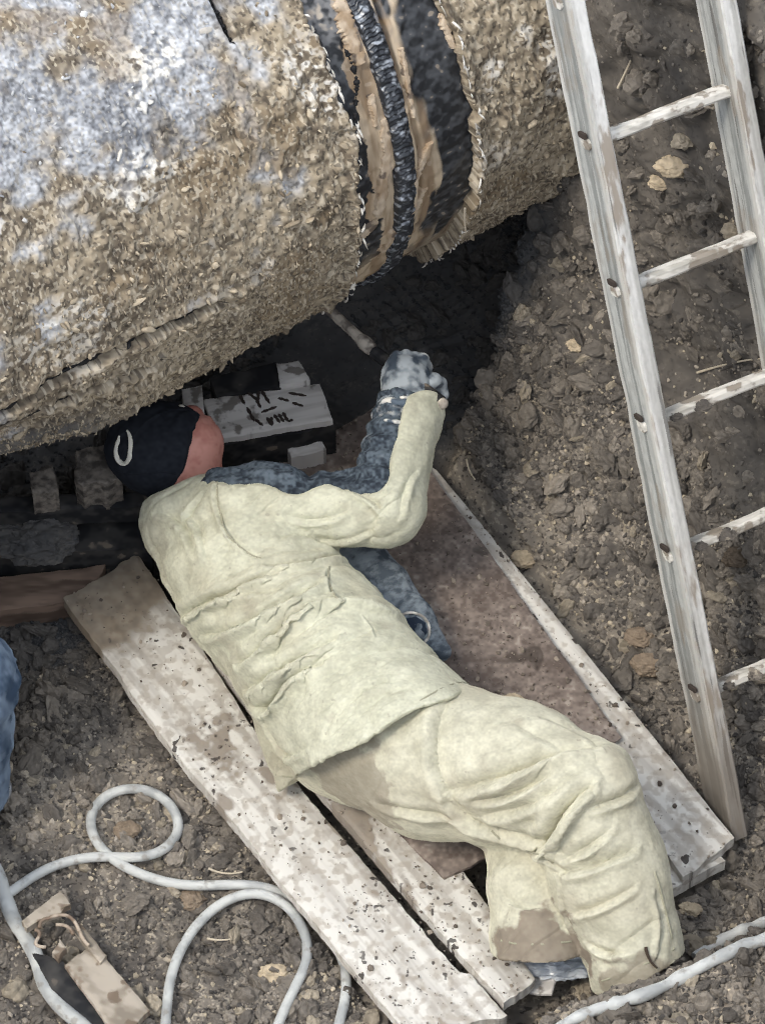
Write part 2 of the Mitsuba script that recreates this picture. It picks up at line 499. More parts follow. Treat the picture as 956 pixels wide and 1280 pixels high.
scene['tarred_wood'] = principled(mikit.proc(tarred_color), 0.8, specular=0.25)
scene['brown_timber'] = principled(mikit.proc(lambda p, n, uv: MIX((0.10, 0.07, 0.055), (0.23, 0.165, 0.13), SS(0.3, 0.7, F(p.x * 10, p.y * 40, p.z * 40, 3)))), 0.85)


def chalky_color(p, n, uv):
    c, a, b = wood_base(p, ((0.96, 0.27, 0), (-0.27, 0.96, 0)), 1.0, (0.72, 0.70, 0.68), (0.54, 0.52, 0.50))
    return MIX(c, (0.10, 0.085, 0.07), SS(0.58, 0.72, F(p.x * 30, p.y * 30, 3, 4)) * 0.75)


scene['chalky_wood'] = principled(mikit.proc(chalky_color), 0.85)
scene['brick_grey'] = principled(mikit.proc(lambda p, n, uv: MIX((0.06, 0.054, 0.05), (0.20, 0.178, 0.157), SS(0.3, 0.7, F(p.x * 60, p.y * 60, p.z * 60, 5)))), 0.9)
scene['mark_dark'] = principled((0.05, 0.04, 0.035), 0.9)

LR = unit([0.885, 0.465, 0])
LH = np.array([-LR[1], LR[0], 0])
LFOOT = on(910, 1035, 0.0)
LA = min(np.radians(np.arange(40, 89, 0.25)), key=lambda a: min(abs(to_px(LFOOT + (LH * math.cos(a) + np.array([0, 0, math.sin(a)])) * k)[0][0] - 706) + abs(to_px(LFOOT + (LH * math.cos(a) + np.array([0, 0, math.sin(a)])) * k)[0][1]) for k in np.arange(1.4, 3.4, 0.01)))
LL = LH * math.cos(LA) + np.array([0, 0, math.sin(LA)])
LQ = -LH * math.sin(LA) + np.array([0, 0, math.cos(LA)])


def ladder_color(p, n, uv):
    x, y, z = p.x - LFOOT[0], p.y - LFOOT[1], p.z
    a = x * LL[0] + y * LL[1] + z * LL[2]
    b = x * LQ[0] + y * LQ[1] + z * LQ[2]
    r = x * LR[0] + y * LR[1]
    g = F(a * 2.2, b * 70, r * 60, 3)
    c = MIX((0.24, 0.25, 0.245), (0.42, 0.43, 0.42), SS(0.3, 0.62, g))
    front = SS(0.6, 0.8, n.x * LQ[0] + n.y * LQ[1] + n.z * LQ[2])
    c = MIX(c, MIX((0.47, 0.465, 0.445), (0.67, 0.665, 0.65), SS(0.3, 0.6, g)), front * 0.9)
    c = MIX(c, (0.13, 0.125, 0.12), SS(0.64, 0.72, F(a * 5 + 4, b * 75, r * 75, 3)) * 0.75)
    c = c * (0.82 + 0.36 * F(a * 60, b * 110, r * 110, 3))
    m = F(a * 11, b * 30, r * 30 + 3, 5)
    c = MIX(c, (0.27, 0.225, 0.18), SS(0.54 - 0.05 * SS(1.4, 0.3, a), 0.66, m) * (0.45 + 0.4 * front))
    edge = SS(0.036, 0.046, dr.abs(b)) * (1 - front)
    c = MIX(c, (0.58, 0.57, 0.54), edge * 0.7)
    foot = SS(0.50, 0.12, a + 0.5 * (m - 0.5))
    return MIX(c, MIX((0.12, 0.10, 0.085), (0.26, 0.23, 0.195), m), foot * 0.85)


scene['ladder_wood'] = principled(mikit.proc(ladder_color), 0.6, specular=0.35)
scene['rung_wood'] = principled(mikit.proc(lambda p, n, uv: MIX(MIX((0.40, 0.385, 0.35), (0.64, 0.62, 0.58), SS(0.3, 0.6, F(p.x * 14, p.y * 60, p.z * 60, 3))), (0.20, 0.165, 0.13), SS(0.5, 0.6, F(p.x * 34 + 4, p.y * 34, p.z * 34, 4)) * 0.8)), 0.85)


def cable_color(p, n, uv):
    m = F(p.x * 25, p.y * 25, p.z * 25, 3)
    c = MIX((0.34, 0.355, 0.36), (0.52, 0.535, 0.53), SS(0.3, 0.65, m))
    return MIX(c, (0.24, 0.22, 0.195), SS(0.56, 0.78, F(p.x * 60, p.y * 60, p.z * 60, 4)) * 0.65)


scene['cable_rubber'] = principled(mikit.proc(cable_color), 0.6, specular=0.35)
scene['scrap_wood'] = principled(mikit.proc(lambda p, n, uv: MIX(MIX((0.23, 0.20, 0.165), (0.41, 0.365, 0.31), SS(0.3, 0.65, F(p.x * 18 + p.y * 30, p.y * 12 - p.x * 20, 3, 3))), (0.15, 0.11, 0.08), SS(0.62, 0.72, F(p.x * 28, p.y * 28, 8, 3)) * 0.8)), 0.9)
scene['rusty_iron'] = principled(mikit.proc(lambda p, n, uv: MIX((0.20, 0.15, 0.115), (0.46, 0.39, 0.32), SS(0.3, 0.7, F(p.x * 60, p.y * 60, p.z * 60, 2)))), 0.7)
scene['dry_twig'] = principled((0.50, 0.44, 0.35), 0.9)
scene['clear_film'] = principled(mikit.proc(lambda p, n, uv: MIX((0.34, 0.38, 0.44), (0.66, 0.70, 0.75), SS(0.3, 0.7, F(p.x * 50, p.y * 50, p.z * 50, 2)))), 0.3, specular=0.6)

# ------------------------------------------------------------------ ground: one sheet, pit floor, end wall with a hollow, banks
def mono(bounds):
    """Grid lines: (from, to, step) pieces put end to end."""
    out = [bounds[0][0]]
    for a, b, st in bounds:
        n = max(1, int(round((b - a) / st)))
        out += list(np.linspace(a, b, n + 1)[1:])
    return np.array(out)


PROF = np.array([(0, 0, 0), (0.22, 0.15, 0.15), (0.70, 0.37, 0.575), (0.95, 0.375, 0.82), (1.75, 0.37, 1.61), (2.15, 0.56, 1.90), (3.0, 1.45, 2.45), (3.4, 1.85, 2.5), (20, 18.4, 2.5)])
U0 = 0.29


def ground_sheet(a, v):
    """World points of the sheet at the arc length a across it and the distance v along NRM, before its lumps."""
    u0 = U0 + 0.10 * sstep(0.45, 0.95, v) + 0.05 * np.sin(v * 5.0) * sstep(-0.4, 0.4, v) - 0.02
    s = np.maximum(a - u0, 0)
    u = np.minimum(a, u0) + np.interp(s, PROF[:, 0], PROF[:, 1])
    z = np.interp(s, PROF[:, 0], PROF[:, 2])
    steep = sstep(0.0, 0.3, s)
    vb = -0.17 - 0.27 * z
    hollow = sstep(vb + 0.02, vb - 0.06, v) * sstep(1.05, 0.75, z) * sstep(0.0, 0.12, s)
    u = u + 0.42 * hollow
    xy = u[..., None] * U[:2] + v[..., None] * NRM[:2]
    low = 1 - sstep(0.02, 0.3, z)
    c = (xy - CREST[0][:2]) @ CNRM[:2]
    ridge_ = 0.27 * sstep(-0.17, 0.0, c) + 0.9 * np.maximum(c - 0.25, 0) * 0.9
    along = (xy - CREST[0][:2]) @ CDIR[:2]
    ridge_ = ridge_ * sstep(-0.30, 0.05, along)
    near = np.clip((v - 2.15) * 1.0, 0, 2.5)
    far = np.clip((-v - 1.75) * 1.9, 0, 2.5)
    side = np.clip((-u - 3.3) * 1.2, 0, 2.5)
    z = np.maximum.reduce([z, np.minimum(ridge_, 2.5), near, far, side])
    return np.concatenate([xy, z[..., None]], -1), steep, low


def lumps(p):
    packed = 1 - 0.6 * sstep(0.25, 0.55, p[:, 2])
    h = 0.055 * fb(p, 2.6, 3, 3) + 0.060 * fb(p, 7, 3, 5) + 0.014 * np.maximum(ridge(p, 11, 2, 8), -1) + 0.020 * fb(p, 18, 2, 9)
    return h + packed * crumbs(p)


def crumbs(p):
    h = 0
    return h + 0.016 * (meshkit.noise(p * 32, 11) - 0.5) + 0.016 * (meshkit.noise(p * 60, 12) - 0.5) + 0.011 * (meshkit.noise(p * 105, 14) - 0.5)


ga = mono([(-18, -4, 1.0), (-4, -1.7, 0.1), (-1.7, -1.35, 0.02), (-1.35, 1.5, 0.0052), (1.5, 2.2, 0.012), (2.2, 3.6, 0.04), (3.6, 18, 1.2)])
gv = mono([(-18, -3, 1.0), (-3, -1.2, 0.06), (-1.2, -0.7, 0.015), (-0.7, 1.7, 0.0052), (1.7, 2.2, 0.02), (2.2, 5.5, 0.15), (5.5, 18, 1.2)])
GA, GV = np.meshgrid(ga, gv, indexing='ij')
gp, gsteep, glow = ground_sheet(GA, GV)
du, dv_ = np.gradient(gp, axis=0), np.gradient(gp, axis=1)
gn = np.cross(du, dv_)
gn /= np.linalg.norm(gn, axis=-1, keepdims=True) + 1e-12
gn *= np.sign(gn[..., 2:] + 1e-9) * np.where(gn[..., 2:] == 0, 1, 1)
amp = 0.8 + 0.35 * gsteep
gl = lumps(gp.reshape(-1, 3)).reshape(GA.shape)
BEDS = []                                       # where the boards lie the floor is pressed flat
bed_poly = [on(*q, 0.0) for q in ((60, 700), (400, 380), (560, 560), (930, 1060), (860, 1130), (640, 1290), (500, 1320))]
import shapely
_bp = shapely.Polygon([q[:2] for q in bed_poly])
_inb = shapely.contains_xy(_bp, gp[..., 0], gp[..., 1]) & (gp[..., 2] < 0.2)
gl = np.where(_inb, gl * 0.4 - 0.015, gl)
gp = gp + gn * (gl * amp)[..., None]
gmesh = tri(gp.reshape(-1, 3), grid_faces(len(ga), len(gv)))
if (gmesh.face_normals[:2000, 2].mean()) < 0:
    gmesh.invert()
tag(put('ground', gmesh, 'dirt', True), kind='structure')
GV_ALL = gp.reshape(-1, 3)
gpx, gw = to_px(GV_ALL)
inview = (gpx[:, 0] > -60) & (gpx[:, 0] < 1016) & (gpx[:, 1] > -60) & (gpx[:, 1] < 1340)
ground_at = Finder(GV_ALL[inview])
_floor = GV_ALL[(GV_ALL[:, 2] < 0.6) & inview]
_ftree = cKDTree(_floor[:, :2])


def floor_z(x, y):
    d, k = _ftree.query(np.stack([np.atleast_1d(x), np.atleast_1d(y)], -1), 4)
    return _floor[k, 2].max(1)


# loose clods: stuff
R = rng(5)
SHAPES = []
for k in range(20):
    q = R.normal(size=(19, 3))
    q = q / np.linalg.norm(q, axis=1, keepdims=True) * R.uniform(0.82, 1.08, (19, 1))
    h = ConvexHull(q)
    m = trimesh.Trimesh(q, h.simplices, process=False)
    m.fix_normals()
    SHAPES.append((np.array(m.vertices), np.array(m.faces)))


CLUMPS = []
for k in range(9):
    m = trimesh.creation.icosphere(2)
    q = np.array(m.vertices)
    q = q * (1.05 + 1.15 * fb(q + 7 * k, 1.3, 2, k) + 0.6 * fb(q + 3 * k, 3.6, 2, k + 1))[:, None] * [1.15, 0.9, 0.7]
    CLUMPS.append((q, np.array(m.faces)))


def rot(R, n):
    q = R.normal(size=(n, 4))
    q /= np.linalg.norm(q, axis=1, keepdims=True)
    w, x, y, z = q.T
    return np.stack([np.stack([1 - 2 * (y * y + z * z), 2 * (x * y - z * w), 2 * (x * z + y * w)], -1),
                     np.stack([2 * (x * y + z * w), 1 - 2 * (x * x + z * z), 2 * (y * z - x * w)], -1),
                     np.stack([2 * (x * z - y * w), 2 * (y * z + x * w), 1 - 2 * (x * x + y * y)], -1)], -2)


def scatter(points, size, stretch, seed, colors, shapes=None):
    R = rng(seed)
    SHAPES = shapes or globals()['SHAPES']
    n = len(points)
    rr, kind = rot(R, n), R.integers(0, len(SHAPES), n)
    vs, fs, cs, at = [], [], [], 0
    for k, (sv, sf) in enumerate(SHAPES):
        w = np.nonzero(kind == k)[0]
        if not len(w):
            continue
        loc = sv[None] * stretch[w][:, None] * size[w][:, None, None]
        p = np.einsum('nij,nkj->nki', rr[w], loc) + points[w][:, None]
        vs.append(p.reshape(-1, 3))
        cs.append(np.repeat(colors[w], len(sv), 0))
        fs.append((sf[None] + (np.arange(len(w)) * len(sv))[:, None, None] + at).reshape(-1, 3))
        at += len(w) * len(sv)
    return trimesh.Trimesh(np.vstack(vs), np.vstack(fs), process=False), np.vstack(cs)


cand = np.nonzero(inview & ~_inb.reshape(-1) & (GA.reshape(-1) < 2.3))[0]
wgt = np.where(GV_ALL[cand, 2] > 0.42, 0.16, 1.0) * (0.35 + sstep(-0.12, 0.12, fb(GV_ALL[cand], 4, 3, 77)))
pick = R.choice(cand, 40000, replace=False, p=wgt / wgt.sum())
size = np.clip(0.0032 * R.pareto(2.3, len(pick)) + 0.0030, 0, 0.020)
cp = GV_ALL[pick] + gn.reshape(-1, 3)[pick] * (size * R.uniform(-0.25, 0.5, len(pick)))[:, None]
reg = sstep(-0.15, 0.2, fb(cp, 3.1, 3, 21))[:, None]
tone = R.uniform(0.0, 1.0, (len(pick), 1)) ** 1.4
col = (np.array([0.072, 0.067, 0.064]) * (1 - tone) + np.array([0.32, 0.285, 0.245]) * tone) * (0.75 + 0.5 * reg)
light = (R.uniform(size=(len(pick), 1)) < 0.05 + 0.08 * reg)
clod_shade = (sstep(-0.16, -0.26, cp @ NRM) * sstep(1.0, 0.8, cp[:, 2]))[:, None]  # same hollow shade painted onto the clods
light = light & (clod_shade < 0.5)
col = col * (1 - clod_shade) + clod_shade * np.array([0.056, 0.058, 0.062])
col = np.where(light, np.array([0.46, 0.40, 0.31]) * R.uniform(0.7, 1.1, (len(pick), 1)), col)
big = size > 0.0090
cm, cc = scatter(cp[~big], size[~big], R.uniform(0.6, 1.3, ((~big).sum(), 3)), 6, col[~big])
low_ = gn.reshape(-1, 3)[pick][big] * (size[big] * 0.3)[:, None]
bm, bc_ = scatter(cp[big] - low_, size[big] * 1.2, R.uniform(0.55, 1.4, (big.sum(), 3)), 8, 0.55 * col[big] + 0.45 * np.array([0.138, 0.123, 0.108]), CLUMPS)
bc_ = bc_ * (0.62 + 0.76 * meshkit.noise(np.array(bm.vertices) * 260, 5))[:, None]
print('clumps', big.sum(), 'crumbs', (~big).sum(), 'ground', len(gmesh.faces))
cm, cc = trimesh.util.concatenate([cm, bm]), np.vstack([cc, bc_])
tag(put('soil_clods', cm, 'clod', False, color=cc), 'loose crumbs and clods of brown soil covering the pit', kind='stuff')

# ------------------------------------------------------------------ the pipe
def pipe_point(t, a, r):
    t, a, r = np.broadcast_arrays(t, a, r)
    return AXIS + t[..., None] * U + r[..., None] * (np.cos(a)[..., None] * NRM + np.sin(a)[..., None] * np.array([0, 0, 1.0]))


def pipe_hit(px, py):
    """(t, angle) of the pipe's near surface at a pixel."""
    d = unit(FWD + np.array([1.0, 0, 0]) * (px - 478) / FOCAL + UPV * (640 - py) / FOCAL)
    o = EYE - AXIS
    o2, d2 = o - (o @ U) * U, d - (d @ U) * U
    A, B, C = d2 @ d2, o2 @ d2, o2 @ o2 - RAD ** 2
    disc = B * B - A * C
    k = (-B - math.sqrt(max(disc, 0))) / A
    p = o + k * d
    return p @ U, math.atan2(p[2], p @ NRM)


LAPS = []                                       # edges of the wound wrapping: (t, angle) along them
for pix in (((-40, 545), (0, 520), (60, 480), (130, 445), (200, 412), (285, 375)), ((-40, 560), (20, 530), (100, 492), (160, 468), (215, 447)), ((255, -20), (275, 20), (292, 55)), ((430, 60), (447, 110), (441, 150))):
    LAPS.append(spline([pipe_hit(*q) for q in pix], 600) * [1, RAD])


def coat_mesh(t0, t1, edge_side, seed):
    """A sleeve of coating from t0 to t1 with a torn edge on edge_side."""
    fine_a, fine_b = max(t0, -1.15), min(t1, 0.95)
    tt = mono([(x, y, s) for x, y, s in ((t0, fine_a, 0.08), (fine_a, fine_b, 0.0034), (fine_b, t1, 0.06)) if y - x > 1e-6])
    aa = mono([(-PI, -1.15, 0.06), (-1.15, 1.75, 0.0058), (1.75, PI, 0.06)])
    t, a = np.meshgrid(tt, aa, indexing='ij')
    edge_t = tt[-1] if edge_side > 0 else tt[0]
    sway = 0.055 * (meshkit.fbm(np.stack([aa * 2.2, aa * 0 + seed, aa * 0], -1), 4, seed) - 0.5) + 0.018 * (meshkit.fbm(np.stack([aa * 17, aa * 0 + seed, aa * 0], -1), 4, seed) - 0.5) * 2
    w = np.exp(-np.abs(t - edge_t) / 0.12)
    t = t + sway[None] * w
    s = a * RAD
    q = np.stack([t, s, np.full_like(t, seed * 3.7)], -1)
    smooth_top = sstep(0.25, 0.75, s - 0.5 * t - 0.1 + 0.5 * fb(q, 4, 2, 3))
    rough = (1 - 0.6 * smooth_top) * (0.34 + 0.46 * sstep(0.4, 0.62, meshkit.fbm(q * [5, 5, 1], 3, seed + 12)))
    r = RAD + 0.024 * fb(q, 3, 2, seed) + 0.020 * fb(q, 9, 3, seed + 1)
    r = r + rough * (0.018 * (meshkit.noise(q * [58, 46, 40] + 1.2 * fb(q, 14, 2, 7)[..., None], seed) - 0.5) + 0.016 * (meshkit.noise(q * [75, 50, 60], seed + 2) - 0.5) + 0.010 * (meshkit.noise(q * [130, 95, 1], seed + 3) - 0.5))
    r = r + rough * 0.012 * np.maximum(ridge(q, 17, 2, seed + 4), 0) + (0.5 + 0.5 * rough) * 0.009 * ridge(q * [1.4, 0.8, 1], 26, 3, seed + 8) * sstep(0.4, 0.6, meshkit.fbm(q * 5, 2, seed + 9))
    r = np.maximum(r, 0.587) - (0.062 * sstep(-0.42, -0.85, t) * sstep(0.05, -0.45, a) if edge_side > 0 else 0)
    flat = np.stack([t.ravel(), s.ravel()], -1)
    for k, lap in enumerate(LAPS):
        d, i = cKDTree(lap).query(flat)
        d = d.reshape(t.shape)
        fade = np.minimum(1, np.minimum(i, 599 - i).reshape(t.shape) / 60)
        d = np.abs(d + 0.008 * fb(q, 30, 2, 19))
        wd = (0.0105, 0.008, 0.007, 0.006)[k]
        dp = (0.055, 0.045, 0.035, 0.03)[k]
        r = r - dp * np.exp(-(d / wd) ** 4) * fade * sstep(0.22, 0.45, meshkit.noise(q * [11, 4, 4], 9) + (0.15 if k == 0 else 0.05)) + 0.004 * np.exp(-((d - 2.2 * wd) / (1.3 * wd)) ** 2) * fade
        if k == 0:
            below = (s < np.interp(t, lap[:, 0], lap[:, 1])) & (d < 0.05)
            r = r + np.where(below, 0.007 * fade, 0)
    e = np.abs(t - (edge_t + sway[None]))
    r = r + 0.012 * np.exp(-((e - 0.008) / 0.012) ** 2)
    p = pipe_point(t, a, r)
    inner = pipe_point(t[-1 if edge_side > 0 else 0], aa, np.full(len(aa), 0.572))[None]
    p = np.concatenate([p, inner], 0) if edge_side > 0 else np.concatenate([inner, p], 0)
    n = p.shape[0]
    m = tri(p.reshape(-1, 3), grid_faces(n, len(aa)))
    c = m.triangles_center - AXIS
    c = c - np.outer(c @ U, U)
    if (m.face_normals * c).sum(1).mean() < 0:
        m.invert()
    return m, p


pipe = 'pipeline'
tag(pipe, 'large buried pipe in torn clay-caked wrapping with a bare weld joint', 'pipe')
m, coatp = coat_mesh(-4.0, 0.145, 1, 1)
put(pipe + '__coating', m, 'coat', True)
labels[pipe + '__coating'] = {'label': 'long pale grey and tan caked wrapping'}
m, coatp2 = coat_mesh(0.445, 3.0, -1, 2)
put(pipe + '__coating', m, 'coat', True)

# black tar tubes added for the shade in the gaping winding edges
scene['bitumen_shade'] = principled((0.014, 0.014, 0.016), 0.7, specular=0.3)
_cp = coatp.reshape(-1, 3)
_rel = _cp - AXIS
_t = _rel @ U
_r = np.linalg.norm(_rel - np.outer(_t, U), axis=1)
_ct = cKDTree(np.stack([_t, np.arctan2(_rel[:, 2], _rel @ NRM) * RAD], -1))
R = rng(23)
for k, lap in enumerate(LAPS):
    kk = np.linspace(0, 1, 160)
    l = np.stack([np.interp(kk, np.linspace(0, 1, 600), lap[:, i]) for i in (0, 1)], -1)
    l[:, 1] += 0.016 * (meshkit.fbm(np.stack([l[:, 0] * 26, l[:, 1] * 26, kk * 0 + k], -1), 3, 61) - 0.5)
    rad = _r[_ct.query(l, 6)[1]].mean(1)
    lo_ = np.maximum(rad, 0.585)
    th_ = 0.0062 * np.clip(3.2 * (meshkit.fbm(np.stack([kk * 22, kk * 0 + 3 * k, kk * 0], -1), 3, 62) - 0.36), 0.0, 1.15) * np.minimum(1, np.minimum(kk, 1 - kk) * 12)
    put(pipe + '__lap_crack', tube(pipe_point(l[:, 0], l[:, 1] / RAD, lo_ + 0.004), th_ + 0.0004, 8), 'bitumen_shade', True)
labels[pipe + '__lap_crack'] = {'label': 'long black crack along an edge of the wrapping'}

# bare steel and its weld
tt = mono([(0.02, 0.62, 0.0045)])
aa = mono([(-PI, -1.2, 0.05), (-1.2, 1.8, 0.008), (1.8, PI, 0.05)])
t, a = np.meshgrid(tt, aa, indexing='ij')
q = np.stack([t, a * RAD, np.zeros_like(t)], -1)
r = 0.578 + 0.010 * fb(q, 8, 3, 31) + 0.006 * fb(q, 40, 2, 33)
patch = sstep(0.08, 0.12, fb(q * [1, 0.45, 1], 16, 3, 35) + 0.12 * np.exp(-((t - 0.24) / 0.03) ** 2))
r = r + 0.008 * patch * np.exp(-((t - 0.275) / 0.09) ** 2)
slot_t = 0.312 + 0.006 * np.sin(a * 9)
slot = np.exp(-((t - slot_t) / 0.0045) ** 2) * (sstep(0.42, 0.48, a) * sstep(1.0, 0.9, a) + sstep(-0.1, -0.05, a) * sstep(0.33, 0.28, a))
r = r - 0.030 * slot + 0.012 * np.exp(-((t - slot_t + 0.016) / 0.008) ** 2) * sstep(-0.45, -0.2, a) * sstep(1.3, 1.0, a)
m = tri(pipe_point(t, a, r).reshape(-1, 3), grid_faces(len(tt), len(aa)))
c = m.triangles_center - AXIS
if (m.face_normals * (c - np.outer(c @ U, U))).sum(1).mean() < 0:
    m.invert()
put(pipe + '__bare_steel', m, 'steel', True)
labels[pipe + '__bare_steel'] = {'label': 'bare black and rusty steel band'}

aa = mono([(-PI, -1.2, 0.03), (-1.2, 1.8, 0.0028), (1.8, PI, 0.03)])
x = np.linspace(-1, 1, 25)
X, a = np.meshgrid(x, aa, indexing='ij')
wid = 0.0255 + 0.004 * (meshkit.fbm(np.stack([aa * 12, aa * 0, aa * 0], -1), 3, 41) - 0.5)[None]
cen = 0.275 + 0.008 * (meshkit.fbm(np.stack([aa * 3, aa * 0 + 4, aa * 0], -1), 2, 42) - 0.5)[None]
phase = a * RAD / 0.0105 + 1.1 * X ** 2 + 0.9 * meshkit.noise(np.stack([a * 20, X * 2, X * 0], -1), 43)
rip = (phase % 1.0)
q = np.stack([X * 0.021, a * RAD, X * 0], -1)
r = 0.586 + 0.008 * np.sqrt(np.maximum(1 - X ** 2, 0)) + 0.0040 * (1 - rip) * (1 - X ** 4) + 0.009 * (meshkit.noise(q * 75, 45) - 0.5) - 0.01 * (np.abs(X) > 0.98)
m = tri(pipe_point(cen + wid * X, a, r).reshape(-1, 3), grid_faces(len(x), len(aa)))
c = m.triangles_center - AXIS
if (m.face_normals * (c - np.outer(c @ U, U))).sum(1).mean() < 0:
    m.invert()
put(pipe + '__weld_seam', m, 'bead', True)
labels[pipe + '__weld_seam'] = {'label': 'rippled blue-grey weld bead'}

def ribbon(pix, widths, seed, lift=0.582, thick=0.008):
    """A strip of old coating peeling off the steel, along pixels of the photograph, widths in metres."""
    c = np.array([[h[0], h[1] * RAD] for h in (pipe_hit(*q) for q in pix)])
    n = 70
    k = np.linspace(0, 1, n)
    c = np.stack([np.interp(k, np.linspace(0, 1, len(c)), c[:, i]) for i in (0, 1)], -1)
    w = 0.8 * np.interp(k, np.linspace(0, 1, len(widths)), widths)
    x = np.linspace(-1, 1, 11)
    K, X = np.meshgrid(k, x, indexing='ij')
    sd = np.stack([K * 9, np.sign(X) * 3 + seed, X * 0], -1)
    rag = 1 + 1.3 * (meshkit.fbm(sd * [2.5, 1, 1], 3, seed) - 0.5) + 0.3 * (meshkit.fbm(sd * [6, 1, 1], 2, seed + 1) - 0.5)
    tt_ = c[:, 0][:, None] + 0.5 * w[:, None] * X * rag
    ss_ = c[:, 1][:, None] + 0 * X
    q = np.stack([tt_, ss_, X * 0 + seed], -1)
    up = lift + thick * (1 - np.abs(X) ** 6) + 0.006 * fb(q, 45, 3, seed) + 0.004 * fb(q, 15, 2, seed + 2)
    up[:, 0] = up[:, -1] = 0.566
    up[0] = up[-1] = 0.566
    m = tri(pipe_point(tt_, ss_ / RAD, up).reshape(-1, 3), grid_faces(n, 11))
    c = m.triangles_center - AXIS
    if (m.face_normals * (c - np.outer(c @ U, U))).sum(1).mean() < 0:
        m.invert()
    return m


scene['peeling'] = principled(mikit.proc(lambda p, n, uv: MIX(MIX((0.34, 0.25, 0.17), (0.55, 0.46, 0.36), SS(0.3, 0.7, F(p.x * 45, p.y * 45, p.z * 20, 4))), (0.10, 0.08, 0.07), SS(0.62, 0.7, F(p.x * 30, p.y * 30, p.z * 30, 3)) * 0.8)), 0.9, specular=0.15)
for i, (pix, wd) in enumerate(((((425, -10), (440, 40), (455, 82)), (0.05, 0.055, 0.035)), (((484, 150), (488, 190), (484, 240), (478, 275)), (0.02, 0.035, 0.04, 0.03)), (((470, 285), (452, 308), (436, 330)), (0.05, 0.045, 0.03)),
                               (((506, 60), (514, 105), (522, 150)), (0.014, 0.018, 0.014)), (((543, 182), (534, 205), (524, 232)), (0.02, 0.04, 0.014)), (((536, 240), (520, 268), (500, 296), (484, 320)), (0.02, 0.04, 0.035, 0.02)),
                               (((468, 120), (474, 160)), (0.02, 0.014)), (((556, -10), (560, 30), (572, 62)), (0.02, 0.03, 0.012)))):
    put(pipe + '__peeling_strip', ribbon(pix, wd, 140 + i), 'peeling', 30)
labels[pipe + '__peeling_strip'] = {'label': 'tan strip of old coating peeling off the steel'}

# crumbs of clay caked on the wrapping
def caked(pgrid, n, seed, tlo, thi):
    R = rng(seed)
    P = pgrid.reshape(-1, 3)
    tc = (P - AXIS) @ U
    ang = np.arctan2(P[:, 2] - AXIS[2], (P - AXIS) @ NRM)
    lapd = np.min([cKDTree(l).query(np.stack([tc, ang * RAD], -1))[0] for l in LAPS], 0)
    ok = np.nonzero((lapd > 0.02) & (tc > tlo) & (tc < thi) & (ang > -1.1) & (ang < 1.3))[0]
    dens = np.clip(1.15 - 0.9 * sstep(0.2, 0.8, ang * RAD - 0.5 * tc[:] - 0.1), 0.12, 1)[ok] * (0.3 + sstep(-0.12, 0.15, fb(P[ok], 6, 3, 51)))
    k = R.choice(ok, n, replace=False, p=dens / dens.sum())
    size = np.clip(0.0026 * R.pareto(2.6, n) + 0.0025, 0, 0.011)
    pos = P[k]
    c = pos - AXIS
    c = c - np.outer(c @ U, U)
    c /= np.linalg.norm(c, axis=1, keepdims=True)
    pos = pos + c * (size * R.uniform(-0.2, 0.5, n))[:, None]
    tone = R.uniform(0, 1, (n, 1))
    cool = sstep(0.35, 0.75, ang[k] * RAD - 0.62 * tc[k] - 0.1 + 0.5 * fb(pos, 4, 2, 52))[:, None]  # crumbs turn grey upwards with the same painted sky light
    warm = np.array([0.155, 0.125, 0.092]) * (1 - tone) + np.array([0.54, 0.465, 0.355]) * tone
    grey = np.array([0.22, 0.225, 0.24]) * (1 - tone) + np.array([0.62, 0.63, 0.64]) * tone
    st = np.stack([R.uniform(0.4, 0.8, n), R.uniform(0.6, 1.2, n), R.uniform(1.0, 2.2, n)], -1)
    return scatter(pos, size, st, seed + 1, warm * (1 - cool) + grey * cool)


m1, c1 = caked(coatp, 1800, 61, -1.2, 0.16)
m2, c2 = caked(coatp2, 700, 63, 0.44, 0.95)
k = put(pipe + '__clay_crumbs', trimesh.util.concatenate([m1, m2]), 'clod', True, color=np.vstack([c1, c2]))
labels[k] = {'kind': 'stuff'}

